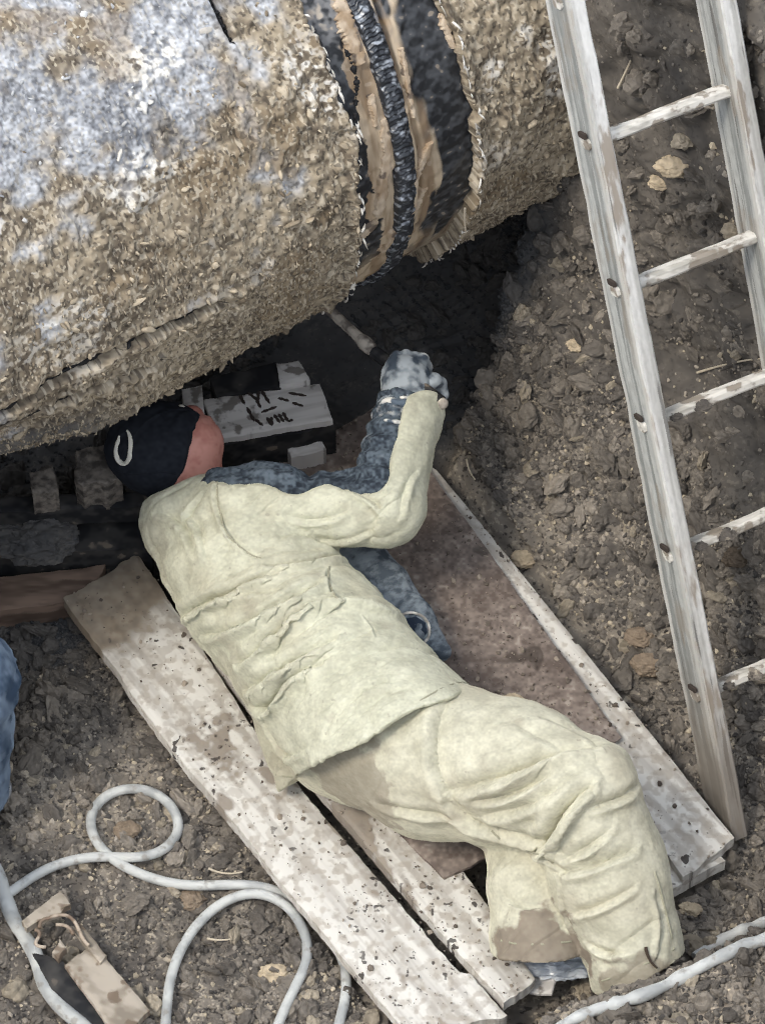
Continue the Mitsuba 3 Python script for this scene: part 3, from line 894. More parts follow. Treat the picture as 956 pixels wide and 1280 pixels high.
def fibres(pgrid, n, seed, tlo, thi):
    R = rng(seed)
    P = pgrid.reshape(-1, 3)
    tc = (P - AXIS) @ U
    ang = np.arctan2(P[:, 2] - AXIS[2], (P - AXIS) @ NRM)
    lapd = np.min([cKDTree(l).query(np.stack([tc, ang * RAD], -1))[0] for l in LAPS], 0)
    ok = np.nonzero((lapd > 0.022) & (tc > tlo) & (tc < thi) & (ang > -1.1) & (ang < 0.9))[0]
    w = (1.1 - sstep(-0.3, 0.55, ang[ok])) * (0.2 + sstep(-0.1, 0.14, fb(P[ok], 5, 3, 53)))
    k = R.choice(ok, n, replace=False, p=w / w.sum())
    o = P[k]
    rad = o - AXIS - np.outer((o - AXIS) @ U, U)
    rad /= np.linalg.norm(rad, axis=1, keepdims=True)
    down = np.cross(rad, U)
    down *= -np.sign(down[:, 2:])
    d = down + U * R.normal(0, 0.45, (n, 1)) + rad * R.uniform(-0.05, 0.5, (n, 1))
    d /= np.linalg.norm(d, axis=1, keepdims=True)
    sd = np.cross(d, rad)
    L, wd = R.uniform(0.004, 0.015, (n, 1)), R.uniform(0.001, 0.0026, (n, 1))
    mid = o + d * L * 0.4 + rad * wd
    v = np.stack([o - rad * 0.002, mid + sd * wd, mid + rad * wd, mid - sd * wd, mid - rad * wd, o + d * L + rad * 0.001], 1)
    f = np.array([[0, 2, 1], [0, 3, 2], [0, 4, 3], [0, 1, 4], [5, 1, 2], [5, 2, 3], [5, 3, 4], [5, 4, 1]])
    tone = R.uniform(0, 1, (n, 1))
    c = np.array([0.17, 0.14, 0.11]) * (1 - tone) + np.array([0.44, 0.38, 0.29]) * tone
    return trimesh.Trimesh(v.reshape(-1, 3), (f[None] + 6 * np.arange(n)[:, None, None]).reshape(-1, 3), process=False), np.repeat(c, 6, 0)


m1, c1 = fibres(coatp, 3600, 65, -1.2, 0.14)
m2, c2 = fibres(coatp2, 900, 66, 0.45, 0.95)
k = put(pipe + '__matted_fibre', trimesh.util.concatenate([m1, m2]), 'clod', False, color=np.vstack([c1, c2]))
labels[k] = {'kind': 'stuff'}

# frayed shreds of wrapping along the two torn edges
R = rng(71)
parts = []
for (pg, row) in ((coatp, -2), (coatp2, 1)):
    line = pg[row]
    ang = np.arctan2(line[:, 2] - AXIS[2], (line - AXIS) @ NRM)
    ok = np.nonzero((ang > -0.8) & (ang < 1.5))[0]
    for k in R.choice(ok, 70):
        o = line[k]
        rad = unit(o - AXIS - ((o - AXIS) @ U) * U)
        tan = np.cross(rad, U)
        L = R.uniform(0.008, 0.03)
        d = unit(tan * R.choice([-1, 1]) + U * R.normal() * 0.35 + rad * R.uniform(-0.1, 0.5))
        s = np.linspace(0, 1, 5)[:, None]
        pts = o + rad * 0.004 + d * L * s + rad * (s * (1 - s)) * 0.012
        parts.append(tube(pts, R.uniform(0.0012, 0.0036) * np.array([0.7, 1, 0.9, 0.6, 0.15]), 5))
k = put(pipe + '__frayed_edge', trimesh.util.concatenate(parts), 'pale_strap', True)
labels[k] = {'kind': 'stuff'}

# ------------------------------------------------------------------ slabs of timber
def slab(c, thick, seed, nu=40, nv=14, rough=0.004, warp=0.006, chip=0.006, z=None):
    """A board: c = its four top corners in order round it; ragged edges, a slight warp."""
    s, w = np.meshgrid(np.linspace(0, 1, nu), np.linspace(0, 1, nv), indexing='ij')
    s_, w_ = s[..., None], w[..., None]
    if len(c) == 2:                              # its two long edges as polylines
        ed = []
        for e in c:
            e = np.asarray(e, float)
            k = np.r_[0, np.cumsum(np.linalg.norm(np.diff(e, axis=0), axis=1))]
            ed.append(np.stack([np.interp(np.linspace(0, k[-1], nu), k, e[:, i]) for i in range(3)], -1))
        top = ed[0][:, None] * (1 - w_) + ed[1][:, None] * w_
        c = [ed[0][0], ed[0][-1], ed[1][-1], ed[1][0]]
    else:
        c = [np.asarray(q, float) for q in c]
        top = (c[0] * (1 - s_) + c[1] * s_) * (1 - w_) + (c[3] * (1 - s_) + c[2] * s_) * w_
    ld, wd = unit(c[1] - c[0]), unit(c[3] - c[0])
    up = unit(np.cross(ld, wd))
    if up[2] < 0:
        up = -up
    q = top + seed * 5.1
    edge = np.minimum.reduce([s * np.linalg.norm(c[1] - c[0]), (1 - s) * np.linalg.norm(c[1] - c[0]), w * np.linalg.norm(c[3] - c[0]), (1 - w) * np.linalg.norm(c[3] - c[0])])
    side = np.where((w == 0) | (w == 1), 0.5 * fb(q, 9, 2, seed) + 0.5 * fb(q, 60, 3, seed + 6), 0) * np.where(w == 0, 1, -1)
    endj = np.where((s == 0) | (s == 1), fb(q, 40, 3, seed + 1), 0)
    top = top + wd * (side * chip * 2)[..., None] + ld * (endj * chip * 3)[..., None]
    hgt = rough * fb(q, 30, 3, seed + 2) * 1.4 + warp * fb(q, 2.5, 2, seed + 3) * 2 - 0.003 * (edge < 1e-9)
    t = top + up * hgt[..., None]
    b = top - up * thick
    v = np.concatenate([t.reshape(-1, 3), b.reshape(-1, 3)])
    n = nu * nv
    f = grid_faces(nu, nv)
    ring = [i * nv for i in range(nu)] + [(nu - 1) * nv + j for j in range(1, nv)] + [i * nv + nv - 1 for i in range(nu - 2, -1, -1)] + [j for j in range(nv - 2, 0, -1)]
    ring = np.array(ring)
    nxt = np.roll(ring, -1)
    m = tri(v, np.vstack([f, f[:, ::-1] + n, np.stack([nxt, ring, ring + n, nxt + n], 1)]))
    if m.volume < 0:
        m.invert()
    return m


ZB = 0.10
plat = 'wooden_platform'
tag(plat, 'platform of pale muddy planks that the welder lies on', 'platform')
P4 = lambda z, *q: [on(*p, z) for p in q]
k = put(plat + '__plank', slab((P4(ZB, (80, 748), (145, 838), (210, 930), (310, 1050), (512, 1295)), P4(ZB, (172, 692), (250, 808), (335, 937), (386, 997), (573, 1213), (588, 1216), (634, 1268))), 0.035, 1, 120, 26, 0.003), 'plank_muddy_end', 30)
labels[k] = {'label': 'widest pale plank, caked with mud at its top end'}
put(plat + '__plank', slab((P4(ZB + 0.004, (270, 828), (401, 990), (588, 1206), (630, 1254)), P4(ZB + 0.004, (352, 780), (480, 945), (575, 1083), (614, 1138), (668, 1222))), 0.035, 2, 100, 20, 0.003), 'plank_muddy', 30)
put(plat + '__plank', slab(P4(ZB - 0.01, (470, 545), (854, 1096), (918, 1046), (545, 585)), 0.035, 3, 110, 14, 0.003), 'plank_pale', 30)
put(plat + '__plank', slab(P4(ZB - 0.02, (200, 700), (430, 985), (455, 965), (225, 684)), 0.03, 4, 60, 8), 'tarred_wood', 30)
put(plat + '__plank', slab(P4(ZB - 0.006, (440, 740), (720, 1150), (770, 1110), (500, 700)), 0.03, 6, 60, 12), 'plank_muddy', 30)
put(plat + '__batten', slab(P4(ZB - 0.036, (545, 1265), (905, 1075), (890, 1055), (530, 1245)), 0.04, 5, 60, 6), 'plank_muddy', 30)
put(plat + '__batten', slab(P4(ZB - 0.036, (120, 800), (520, 590), (500, 565), (100, 775)), 0.04, 7, 60, 6), 'tarred_wood', 30)
sheet = slab(P4(ZB + 0.012, (343, 580), (640, 1010), (776, 920), (476, 503)), 0.008, 8, 90, 40, 0.004, 0.008, 0.005)
tag(put('brown_sheet_panel', sheet, 'brown_sheet', 30), 'brown mud-crusted sheet under the welder beside the pale strip of plank', 'sheet')
scrap = slab(P4(ZB + 0.016, (470, 1010), (556, 1096), (606, 1070), (622, 1020)), 0.012, 9, 24, 14, 0.003, 0.004, 0.006)
tag(put('sheet_offcut', scrap, 'brown_sheet', 30), 'small brown sheet offcut sticking out under the thigh', 'offcut')

R = rng(91)
pos, sz = [], []
for poly, z, n in ((((476, 503), (776, 920), (640, 1010), (343, 580)), ZB + 0.013, 1500), (((80, 748), (512, 1295), (634, 1268), (172, 692)), ZB + 0.001, 420), (((401, 990), (630, 1254), (668, 1222), (480, 945)), ZB + 0.004, 160), (((560, 610), (854, 1096), (918, 1046), (570, 600)), ZB - 0.009, 160)):
    w = R.uniform(0, 1, (n, 2))
    q = np.array([on(*c, z) for c in poly])
    pos.append((q[0] * (1 - w[:, :1]) + q[1] * w[:, :1]) * (1 - w[:, 1:]) + (q[3] * (1 - w[:, :1]) + q[2] * w[:, :1]) * w[:, 1:])
    sz.append(np.clip(0.0013 * R.pareto(2.2, n) + 0.0012, 0, 0.007))
pos, sz = np.vstack(pos), np.concatenate(sz)
tone = R.uniform(0, 1, (len(pos), 1)) ** 1.4
cm, cc = scatter(pos + [0, 0, 0.002], sz, R.uniform(0.6, 1.3, (len(pos), 3)), 92, np.array([0.09, 0.075, 0.065]) * (1 - tone) + np.array([0.36, 0.31, 0.26]) * tone)
tag(put('soil_crumbs', cm, 'clod', False, color=cc), 'fine soil crumbs strewn over planks and brown sheet', kind='stuff')

# ------------------------------------------------------------------ timber blocks and rubble under the pipe
def box_on(c, h, seed, bsdf, key, parent=None, **kw):
    return put(key, slab(c, h, seed, 24, 10, **kw), bsdf, 30)


t1 = 'timber_block'
tag(t1, 'dark tarred timber under the pipe carrying the pale smeared board', 'timber block', 'timber blocks under the pipe')
put(t1 + '__beam', slab(P4(0.21, (255, 512), (272, 556), (420, 532), (400, 488)), 0.17, 21, 14, 24), 'tarred_wood', 30)
b = 'smeared_board'
tag(b, 'short pale grey board with dark smeared marks under the pipe', 'board')
bc = P4(0.235, (255, 499), (274, 548), (416, 524), (400, 479))
put(b + '__plank', slab(bc, 0.02, 22, 14, 30, 0.002, 0.002, 0.004), 'chalky_wood', 30)
# the dark strokes smeared on it
o, ex, ey = bc[1], unit(bc[2] - bc[1]), unit(bc[0] - bc[1])
lx, ly = np.linalg.norm(bc[2] - bc[1]), np.linalg.norm(bc[0] - bc[1])
strokes = [((0.31, 0.95), (0.32, 0.7)), ((0.33, 0.62), (0.345, 0.25)), ((0.36, 0.3), (0.40, 0.12)), ((0.39, 0.98), (0.435, 0.76)), ((0.48, 0.97), (0.44, 0.72)), ((0.435, 0.78), (0.44, 0.55)), ((0.505, 0.98), (0.53, 0.62)), ((0.43, 0.44), (0.58, 0.52)),
           ((0.46, 0.30), (0.475, 0.08)), ((0.475, 0.08), (0.50, 0.30)), ((0.53, 0.34), (0.55, 0.12)), ((0.57, 0.34), (0.585, 0.12)), ((0.61, 0.36), (0.62, 0.12)), ((0.62, 0.12), (0.67, 0.14)), ((0.72, 0.8), (0.86, 0.66)), ((0.72, 0.55), (0.8, 0.42)), ((0.62, 0.72), (0.70, 0.6))]
sm = []
for i, (p0, p1) in enumerate(strokes):
    s = np.linspace(0, 1, 5)[:, None]
    pts = o + ex * lx * (p0[0] * (1 - s) + p1[0] * s) + ey * ly * (p0[1] * (1 - s) + p1[1] * s) + np.array([0, 0, 0.0015])
    sm.append(tube(pts, 0.0042 * np.array([0.4, 1.2, 0.7, 1.1, 0.3]), 6, squash=0.4))
put(b + '__dark_mark', trimesh.util.concatenate(sm), 'mark_dark', True)
t2 = 'timber_block_001'
tag(t2, 'dark timber lying behind the pale smeared board', 'timber block', 'timber blocks under the pipe')
put(t2 + '__beam', slab(P4(0.24, (262, 470), (270, 496), (352, 482), (345, 452)), 0.2, 23, 12, 16), 'tarred_wood', 30)
put(t2 + '__beam_end', slab(P4(0.25, (346, 455), (350, 480), (388, 474), (372, 448)), 0.2, 24, 8, 8), 'chalky_wood', 30)
t3 = 'timber_block_002'
tag(t3, 'small pale wood block half hidden at the edge of the brown sheet', 'timber block', 'timber blocks under the pipe')
put(t3 + '__beam', slab(P4(0.16, (358, 552), (364, 572), (408, 562), (396, 540)), 0.12, 25, 8, 10), 'chalky_wood', 30)
t5 = 'timber_block_003'
tag(t5, 'pale upright block end beside the cap under the pipe', 'timber block', 'timber blocks under the pipe')
put(t5 + '__beam', slab(P4(0.26, (228, 485), (232, 520), (256, 515), (252, 480)), 0.24, 29, 8, 8), 'chalky_wood', 30)

sl = 'timber_sleeper'
tag(sl, 'long dark sleeper crossing behind the cap at the left edge', 'sleeper', 'timber sleepers under the pipe')
put(sl + '__beam', slab(P4(0.22, (-160, 628), (-155, 645), (190, 632), (180, 612)), 0.055, 31, 8, 40), 'tarred_wood', 30)
sl2 = 'timber_sleeper_001'
tag(sl2, 'lowest dark sleeper above the reddish timber at the left edge', 'sleeper', 'timber sleepers under the pipe')
put(sl2 + '__beam', slab(P4(0.13, (-170, 648), (-165, 700), (190, 684), (190, 632)), 0.11, 32, 10, 40), 'tarred_wood', 30)
sl3 = 'brown_beam'
tag(sl3, 'reddish brown timber lying in front of the dark sleepers', 'timber')
put(sl3 + '__beam', slab(P4(0.09, (-150, 738), (-146, 780), (110, 748), (132, 704)), 0.07, 33, 10, 30), 'brown_timber', 30)
k = put('rubble_block', slab(P4(0.30, (94, 562), (96, 606), (152, 600), (140, 552)), 0.09, 34, 30, 30, 0.014, 0.010, 0.016), 'brick_grey', 30)
tag(k, 'grey-brown rough block standing on the sleeper beside the cap', 'rubble block', 'rough blocks on the sleepers')
k = put('rubble_block', slab(P4(0.29, (36, 590), (40, 616), (72, 612), (68, 584)), 0.07, 35, 30, 30, 0.014, 0.010, 0.016), 'brick_grey', 30)
tag(k, 'smaller dark block on the sleeper nearest the frame edge', 'rubble block', 'rough blocks on the sleepers')
R = rng(81)


def lump(center, r, seed, stretch=(1, 1, 0.8)):
    m = trimesh.creation.icosphere(4)
    v = np.array(m.vertices)
    d = 1 + 0.75 * fb(v + seed, 1.6, 3, seed) + 0.45 * fb(v + seed, 5, 3, seed) + 0.12 * fb(v + seed, 14, 2, seed)
    m.vertices = v * d[:, None] * r * np.array(stretch) + center
    return m


k = put('clay_lump', lump(on(48, 676, 0.15), 0.085, 3, (1.1, 0.7, 0.5)), 'dirt', 25)
tag(k, 'wide crusty clay lump lying on the lowest sleeper', 'clay lump', 'lumps of clay')

# ------------------------------------------------------------------ the ladder
lad = 'ladder'
tag(lad, 'weathered grey wooden ladder standing at the end of the planks', 'ladder')


def bar(a, d, L, e1, w1, e2, w2, seed, n=60, chip=0.0015, bev=0.004):
    """A timber bar from a along d with the section w1 x w2 (full sizes along e1, e2), its edges chamfered and a little uneven."""
    sec = [(w1 / 2 - bev, w2 / 2), (w1 / 2, w2 / 2 - bev), (w1 / 2, -w2 / 2 + bev), (w1 / 2 - bev, -w2 / 2), (-w1 / 2 + bev, -w2 / 2), (-w1 / 2, -w2 / 2 + bev), (-w1 / 2, w2 / 2 - bev), (-w1 / 2 + bev, w2 / 2)]
    s = np.linspace(0, L, n)
    v = np.array([[a + d * x + e1 * p + e2 * q for p, q in sec] for x in s])
    v = v + (fb(v.reshape(-1, 3) + seed, 12, 3, seed) * chip * 4).reshape(v.shape[:2])[..., None] * e1 + (fb(v.reshape(-1, 3) + seed, 12, 3, seed + 1) * chip * 4).reshape(v.shape[:2])[..., None] * e2
    f = grid_faces(n, 8)
    i = np.arange(n - 1)
    f = np.vstack([f, np.stack([i * 8 + 7, (i + 1) * 8 + 7, (i + 1) * 8, i * 8], 1)])
    v = v.reshape(-1, 3)
    caps = [[0, k, k + 1] for k in range(1, 7)]
    e = (n - 1) * 8
    m = trimesh.Trimesh(v, np.vstack([f[:, [0, 1, 2]], f[:, [0, 2, 3]], caps, [[e, e + k + 1, e + k] for k in range(1, 7)]]), process=False)
    m.fix_normals()
    return m


ST_W, ST_T, GAP = 0.118, 0.037, 0.290
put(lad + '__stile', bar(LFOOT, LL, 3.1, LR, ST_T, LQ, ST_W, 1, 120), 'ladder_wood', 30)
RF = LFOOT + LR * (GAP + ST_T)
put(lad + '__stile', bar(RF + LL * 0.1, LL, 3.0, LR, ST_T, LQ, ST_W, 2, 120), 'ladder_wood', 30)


def along_stile(py):
    lo, hi = 0.0, 3.0
    for _ in range(40):
        m_ = (lo + hi) / 2
        if to_px(LFOOT + LL * m_ - LR * 0.023)[0][1] > py:
            lo = m_
        else:
            hi = m_
    return lo


RUNG_S = [along_stile(y) for y in (867, 692, 530, 362, 178, 2)]
for i, s in enumerate(RUNG_S):
    a = LFOOT + LL * s - LR * (ST_T / 2 + 0.006) + LQ * 0.012
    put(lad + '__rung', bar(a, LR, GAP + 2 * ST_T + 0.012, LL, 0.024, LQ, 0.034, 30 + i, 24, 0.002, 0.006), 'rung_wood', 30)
    # the tenon's wedge in the outer face
    c = LFOOT + LL * s - LR * (ST_T / 2 + 0.004) + LQ * 0.012
    put(lad + '__wedge', bar(c + LL * 0.02, -LR, 0.006, LL, 0.012, LQ, 0.03, 50 + i, 3, 0.0004, 0.002), 'mark_dark', 30)
# mud thrown on the low rungs
for i, (px, py) in enumerate(((858, 520), (872, 505), (864, 690), (852, 698), (884, 858), (872, 866))):
    s = RUNG_S[2 - i // 2]
    base = LFOOT + LL * s + LR * (0.05 + 0.065 * (i % 2)) + LQ * 0.026
    k = put('mud_lump', lump(base, 0.013 + 0.004 * (i % 2), 90 + i, (1.2, 0.9, 0.6)), 'dirt', 25)
    tag(k, f'mud lump on the {("third", "second", "lowest")[i // 2]} rung of the ladder, {("against the stile", "further along the rung")[i % 2]}', 'mud lump', 'mud lumps on the low rungs')

# ------------------------------------------------------------------ the welder
W = 'person'
tag(W, 'welder in pale canvas suit and black cap lying under the pipe', 'person')
neck = on(250, 622, 0.29)
c1, c2, c3 = on(318, 722, 0.285), on(405, 830, 0.28), on(482, 925, 0.28)
sh, el, wr, hd = on(305, 640, 0.40), on(480, 632, 0.44), on(508, 512, 0.49), on(507, 474, 0.51)
hipL, thL, knL, shL, anL = on(545, 950, 0.305), on(640, 968, 0.335), on(722, 996, 0.37), on(762, 1100, 0.26), on(802, 1222, 0.13)
hipR, knR, shR, anR = on(520, 965, 0.20), on(655, 1020, 0.20), on(668, 1100, 0.18), on(672, 1196, 0.135)
head = on(212, 560, 0.34)
FACE = unit([0.30, 0.80, 0.35])
CROWN = unit(on(128, 572, 0.34) - on(282, 556, 0.36))
CROWN = unit(CROWN - (CROWN @ FACE) * FACE)
SIDE = np.cross(FACE, CROWN)
HR = np.stack([SIDE, FACE, CROWN])
AX = unit(c3 - c1)


def body_sdf(p):
    d = seg(p, c1, c2, 0.13, 0.125)
    d = smin(d, seg(p, c2, c3, 0.125, 0.13), 0.05)
    d = smin(d, seg(p, neck, c1, 0.075, 0.13), 0.05)
    d = smin(d, seg(p, sh, el, 0.055, 0.042), 0.04)
    d = smin(d, seg(p, el, wr, 0.042, 0.03), 0.02)
    d = smin(d, seg(p, wr, hd, 0.03, 0.035), 0.02)
    for a, b, ra, rb in ((hipL, knL, 0.085, 0.06), (knL, anL + 0.18 * (knL - anL), 0.055, 0.04), (hipR, knR, 0.08, 0.06), (knR, anR + 0.25 * (knR - anR), 0.055, 0.04)):
        d = smin(d, seg(p, a, b, ra, rb), 0.03)
    d = smin(d, seg(p, neck, head - CROWN * 0.03, 0.056, 0.058), 0.04)
    d = smin(d, ell(p, head, (0.076, 0.094, 0.112), HR), 0.03)
    d = smin(d, ell(p, head - CROWN * 0.062 + FACE * 0.035, (0.052, 0.052, 0.05), HR), 0.03)      # jaw
    d = smin(d, ell(p, head + FACE * 0.098 - CROWN * 0.022, (0.014, 0.018, 0.026), HR), 0.012)    # nose
    d = smin(d, seg(p, head + FACE * 0.090 - CROWN * 0.065 - SIDE * 0.018, head + FACE * 0.090 - CROWN * 0.065 + SIDE * 0.018, 0.008, 0.008), 0.008)
    for s in (-1, 1):
        d = smax(d, -ell(p, head + FACE * 0.098 + SIDE * s * 0.032, (0.017, 0.012, 0.011), HR), 0.008)
        d = smin(d, ell(p, head + SIDE * s * 0.080 - CROWN * 0.02 - FACE * 0.01, (0.012, 0.022, 0.033), HR), 0.006)
    return d


pts_all = np.array([neck, c1, c2, c3, sh, el, wr, hd, hipL, knL, anL, hipR, knR, anR, head])
body = solid(body_sdf, pts_all, 0.15, 0.0105)
put(W + '__body', body, 'skin', True)
hp = np.array([head])
for s in (-1, 1):
    put(W + '__eye', trimesh.creation.icosphere(2, 0.0115).apply_translation(head + FACE * 0.086 + SIDE * s * 0.032), 'emblem_white', True)


def hands(v):                                   # finer head over the coarse body
    return v


AXs = np.stack([AX, unit(np.cross(AX, [0, 0, 1])), [0, 0, 1]])


def wrinkles(v, seed, f=8.0, across=2.2):
    """Thin creases that run mostly across the limb or body."""
    q = v @ AXs.T
    w = q + 0.05 * np.stack([fb(q, 5, 2, seed + k) for k in range(3)], -1)
    out = 0
    for f_, a_, k in ((f, 1.0, 0), (f * 2.1, 0.55, 5), (f * 4.2, 0.26, 9)):
        n = meshkit.noise(w * [across, 0.6, 0.6] * f_, seed + 7 + k)
        mask = sstep(0.38, 0.62, meshkit.fbm(v * 6.5, 2, seed + 11 + k))
        d = (n - 0.5) / 0.10
        out = out + a_ * mask * (-1.3 * np.exp(-np.abs(d) * 1.3) + 0.6 * np.exp(-(d - 1.6) ** 2))
    return out


def cap_sdf(p):
    d = ell(p, head + CROWN * 0.012, (0.092, 0.106, 0.118), HR)
    d = smin(d, ell(p, head + CROWN * 0.062 - FACE * 0.012, (0.082, 0.094, 0.082), HR), 0.03)
    d = smin(d, ell(p, head - FACE * 0.045 + CROWN * 0.0, (0.085, 0.075, 0.09), HR), 0.03)
    for sd in (-1, 1):
        d = smin(d, ell(p, head + SIDE * sd * 0.082 - CROWN * 0.015 - FACE * 0.01, (0.022, 0.03, 0.042), HR), 0.02)
    q = (p - np.asarray(head, np.float32))
    cut = -(q @ np.asarray(unit(CROWN - 0.10 * FACE), np.float32)) - 0.056
    return smax(d, cut, 0.006)


cap = solid(cap_sdf, hp, 0.2, 0.0055)
cap = displace(cap, lambda v: 0.010 * fb(v, 14, 2, 5) + 0.004 * fb(v, 40, 2, 6) + 0.0022 * wrinkles(v, 71, 12))
k = put(W + '__cap', cap, 'cap_cloth', True)
labels[k] = {'label': 'black cap with a white open-ring emblem'}
for pix in (((246, 516), (215, 512), (180, 530), (150, 575)), ((240, 600), (205, 590), (165, 592), (138, 585)), ((245, 520), (249, 545), (247, 575), (241, 603))):
    pts = np.array([Finder(np.array(cap.vertices))(*q) for q in spline(np.array(pix, float), 26)])
    pts[1:-1] = (pts[:-2] + pts[1:-1] + pts[2:]) / 3
    put(W + '__cap__seam', tube(pts, 0.0019, 6), 'cap_cloth', True)
# the emblem: an open ring on the cap
capf = Finder(np.array(cap.vertices))
ring = [(150, 546), (147, 558), (148, 572), (154, 580), (161, 574), (163, 560), (162, 548), (158, 539)]
pts = np.array([capf(x, y) for x, y in ring])
pts = spline(pts, 40) + (EYE - head) / np.linalg.norm(EYE - head) * 0.001
put(W + '__cap__emblem', tube(pts, 0.0068 * np.interp(np.linspace(0, 1, 40), [0, 0.1, 0.35, 0.6, 0.9, 1], [0.35, 0.8, 1.25, 0.9, 0.7, 0.35]), 8, squash=0.5), 'emblem_white', True)

# canvas jacket
HEM = [on(342, 992, 0.12), on(478, 912, 0.475), on(606, 853, 0.26)]
HEM_N = unit(np.cross(HEM[2] - HEM[1], HEM[0] - HEM[1]))
if HEM_N @ AX < 0:
    HEM_N = -HEM_N
IMG_UP = UPV
f_ax = unit(wr - el)
e_fore = unit(np.array([0.97, 0, 0]) - 0.23 * UPV)
COL_N = unit(-0.37 * np.array([1.0, 0, 0]) + 0.93 * UPV)
COL_P = on(228, 606, 0.36)


def torso_sdf(p, grow=0.0):
    d = seg(p, on(240, 655, 0.31), c1, 0.115 + grow, 0.178 + grow)
    d = smin(d, seg(p, c1, c2, 0.178 + grow, 0.186 + grow), 0.04)
    d = smin(d, seg(p, c2, on(520, 972, 0.285), 0.186 + grow, 0.225 + grow), 0.05)
    return d


def jacket_sdf(p):
    d = torso_sdf(p)
    core = d
    q = p - np.asarray(sh, np.float32)
    shc = seg(p, on(275, 640, 0.34), sh, 0.10, 0.10)
    d = smin(d, smax(shc, q @ np.asarray(unit(IMG_UP + np.array([0.15, 0, 0])), np.float32) - 0.052, 0.006), 0.04)
    d = smin(d, seg(p, on(352, 915, 0.19), on(366, 985, 0.14), 0.05, 0.034), 0.05)
    hem = (p - np.asarray(HEM[1], np.float32)) @ np.asarray(HEM_N, np.float32)
    hem = hem + 0.006 * np.sin(p[..., 0] * 31)
    d = smax(d, hem, 0.006)
    d = smax(d, -smax(core + 0.012, -hem - 0.10, 0.01), 0.004)      # hollow at the hem: the cloth hangs off the body
    ua = seg(p, sh, el, 0.102, 0.084)
    q = p - np.asarray(sh, np.float32)
    ua = smax(ua, q @ np.asarray(IMG_UP, np.float32) - 0.047 - 0.012 * np.sin(p[..., 0] * 40), 0.004)
    fa = seg(p, el, wr + f_ax * 0.01, 0.090, 0.080)
    q = p - np.asarray(el, np.float32)
    fcut = -(q - (q @ np.asarray(f_ax, np.float32))[..., None] * np.asarray(f_ax, np.float32)) @ np.asarray(e_fore, np.float32) - 0.004
    fa = smax(fa, fcut, 0.004)
    fa = smax(fa, q @ np.asarray(unit(f_ax - 0.25 * e_fore), np.float32) - np.linalg.norm(wr - el) - 0.012, 0.01)
    d = smin(d, smin(ua, fa, 0.022), 0.006 + 0.03 * np.clip(1 - np.linalg.norm(p - np.asarray(on(285, 645, 0.36), np.float32), axis=-1) / 0.14, 0, 1))
    d = smax(d, (p - np.asarray(COL_P, np.float32)) @ np.asarray(COL_N, np.float32), 0.012)
    return d


jk = solid(jacket_sdf, np.array([neck, c1, c2, c3, el, wr, sh, on(350, 980, 0.12)]), 0.22, 0.0060)
jk = tri(*(lambda m: (m.vertices, m.faces))(trimesh.Trimesh(*trimesh.remesh.subdivide(np.array(jk.vertices), np.array(jk.faces)), process=False)))
def cloth_noise(v, amp, seed):
    q = v @ AXs.T
    return amp * (1.3 * fb(q * [1.6, 0.7, 0.7], 9, 2, seed) + 0.8 * ridge(q * [1.5, 0.6, 0.6] + 3, 8, 2, seed + 1) * 0.35 + 0.35 * fb(q, 34, 2, seed + 2))


jk = displace(jk, lambda v: cloth_noise(v, 0.012, 3) + 0.0050 * wrinkles(v, 31))
jk = creases(jk, [
    (((272, 600), (274, 640), (292, 675), (322, 697)), 0.006, 0.008),
    (((225, 772), (285, 740), (345, 716)), 0.009, 0.024),
    (((255, 795), (330, 768), (398, 728)), 0.010, 0.028),
    (((300, 828), (345, 792), (395, 760), (446, 755), (487, 764)), 0.010, 0.036),
    (((308, 862), (360, 832), (415, 800)), 0.011, 0.024),
    (((262, 752), (300, 745), (350, 738)), 0.008, 0.010),
    (((318, 886), (335, 884), (350, 868), (402, 830)), 0.010, 0.028),
    (((330, 905), (345, 930), (380, 938)), 0.008, 0.012),
    (((350, 962), (385, 968), (402, 984)), 0.006, 0.012),
    (((335, 706), (380, 702), (432, 692)), 0.008, 0.016),
    (((232, 640), (250, 665), (258, 700)), 0.008, 0.010),
    (((196, 640), (225, 655), (240, 690)), 0.009, 0.012),
    (((255, 615), (238, 640), (226, 665)), 0.007, 0.010),
    (((185, 668), (200, 700), (215, 740)), 0.009, 0.008),
    (((410, 712), (412, 735), (425, 752)), 0.004, 0.005),
    (((455, 770), (468, 790), (470, 800)), 0.003, 0.005),
    (((360, 645), (400, 650), (430, 640)), 0.008, 0.008),
    (((440, 612), (462, 625), (478, 640)), 0.006, 0.010),
    (((500, 645), (505, 620), (520, 590)), 0.008, 0.008),
    (((350, 670), (410, 676), (465, 662)), 0.009, 0.008),
    (((420, 900), (460, 870), (510, 850)), 0.012, 0.006),
])
k = put(W + '__jacket', jk, 'canvas_jacket', True)
labels[k] = {'label': 'pale greenish canvas jacket'}

# blue denim of the sleeve and glove
def sleeve_sdf(p):
    d = seg(p, on(290, 630, 0.39), on(345, 626, 0.41), 0.086, 0.082)
    d = smin(d, seg(p, on(345, 622, 0.41), on(372, 628, 0.42), 0.072, 0.06), 0.02)
    d = np.minimum(d, seg(p, on(405, 618, 0.43), el - e_fore * 0.012, 0.05, 0.062))
    d = smin(d, seg(p, el + f_ax * 0.03 - e_fore * 0.012, wr - e_fore * 0.012, 0.074, 0.058), 0.03)
    return d


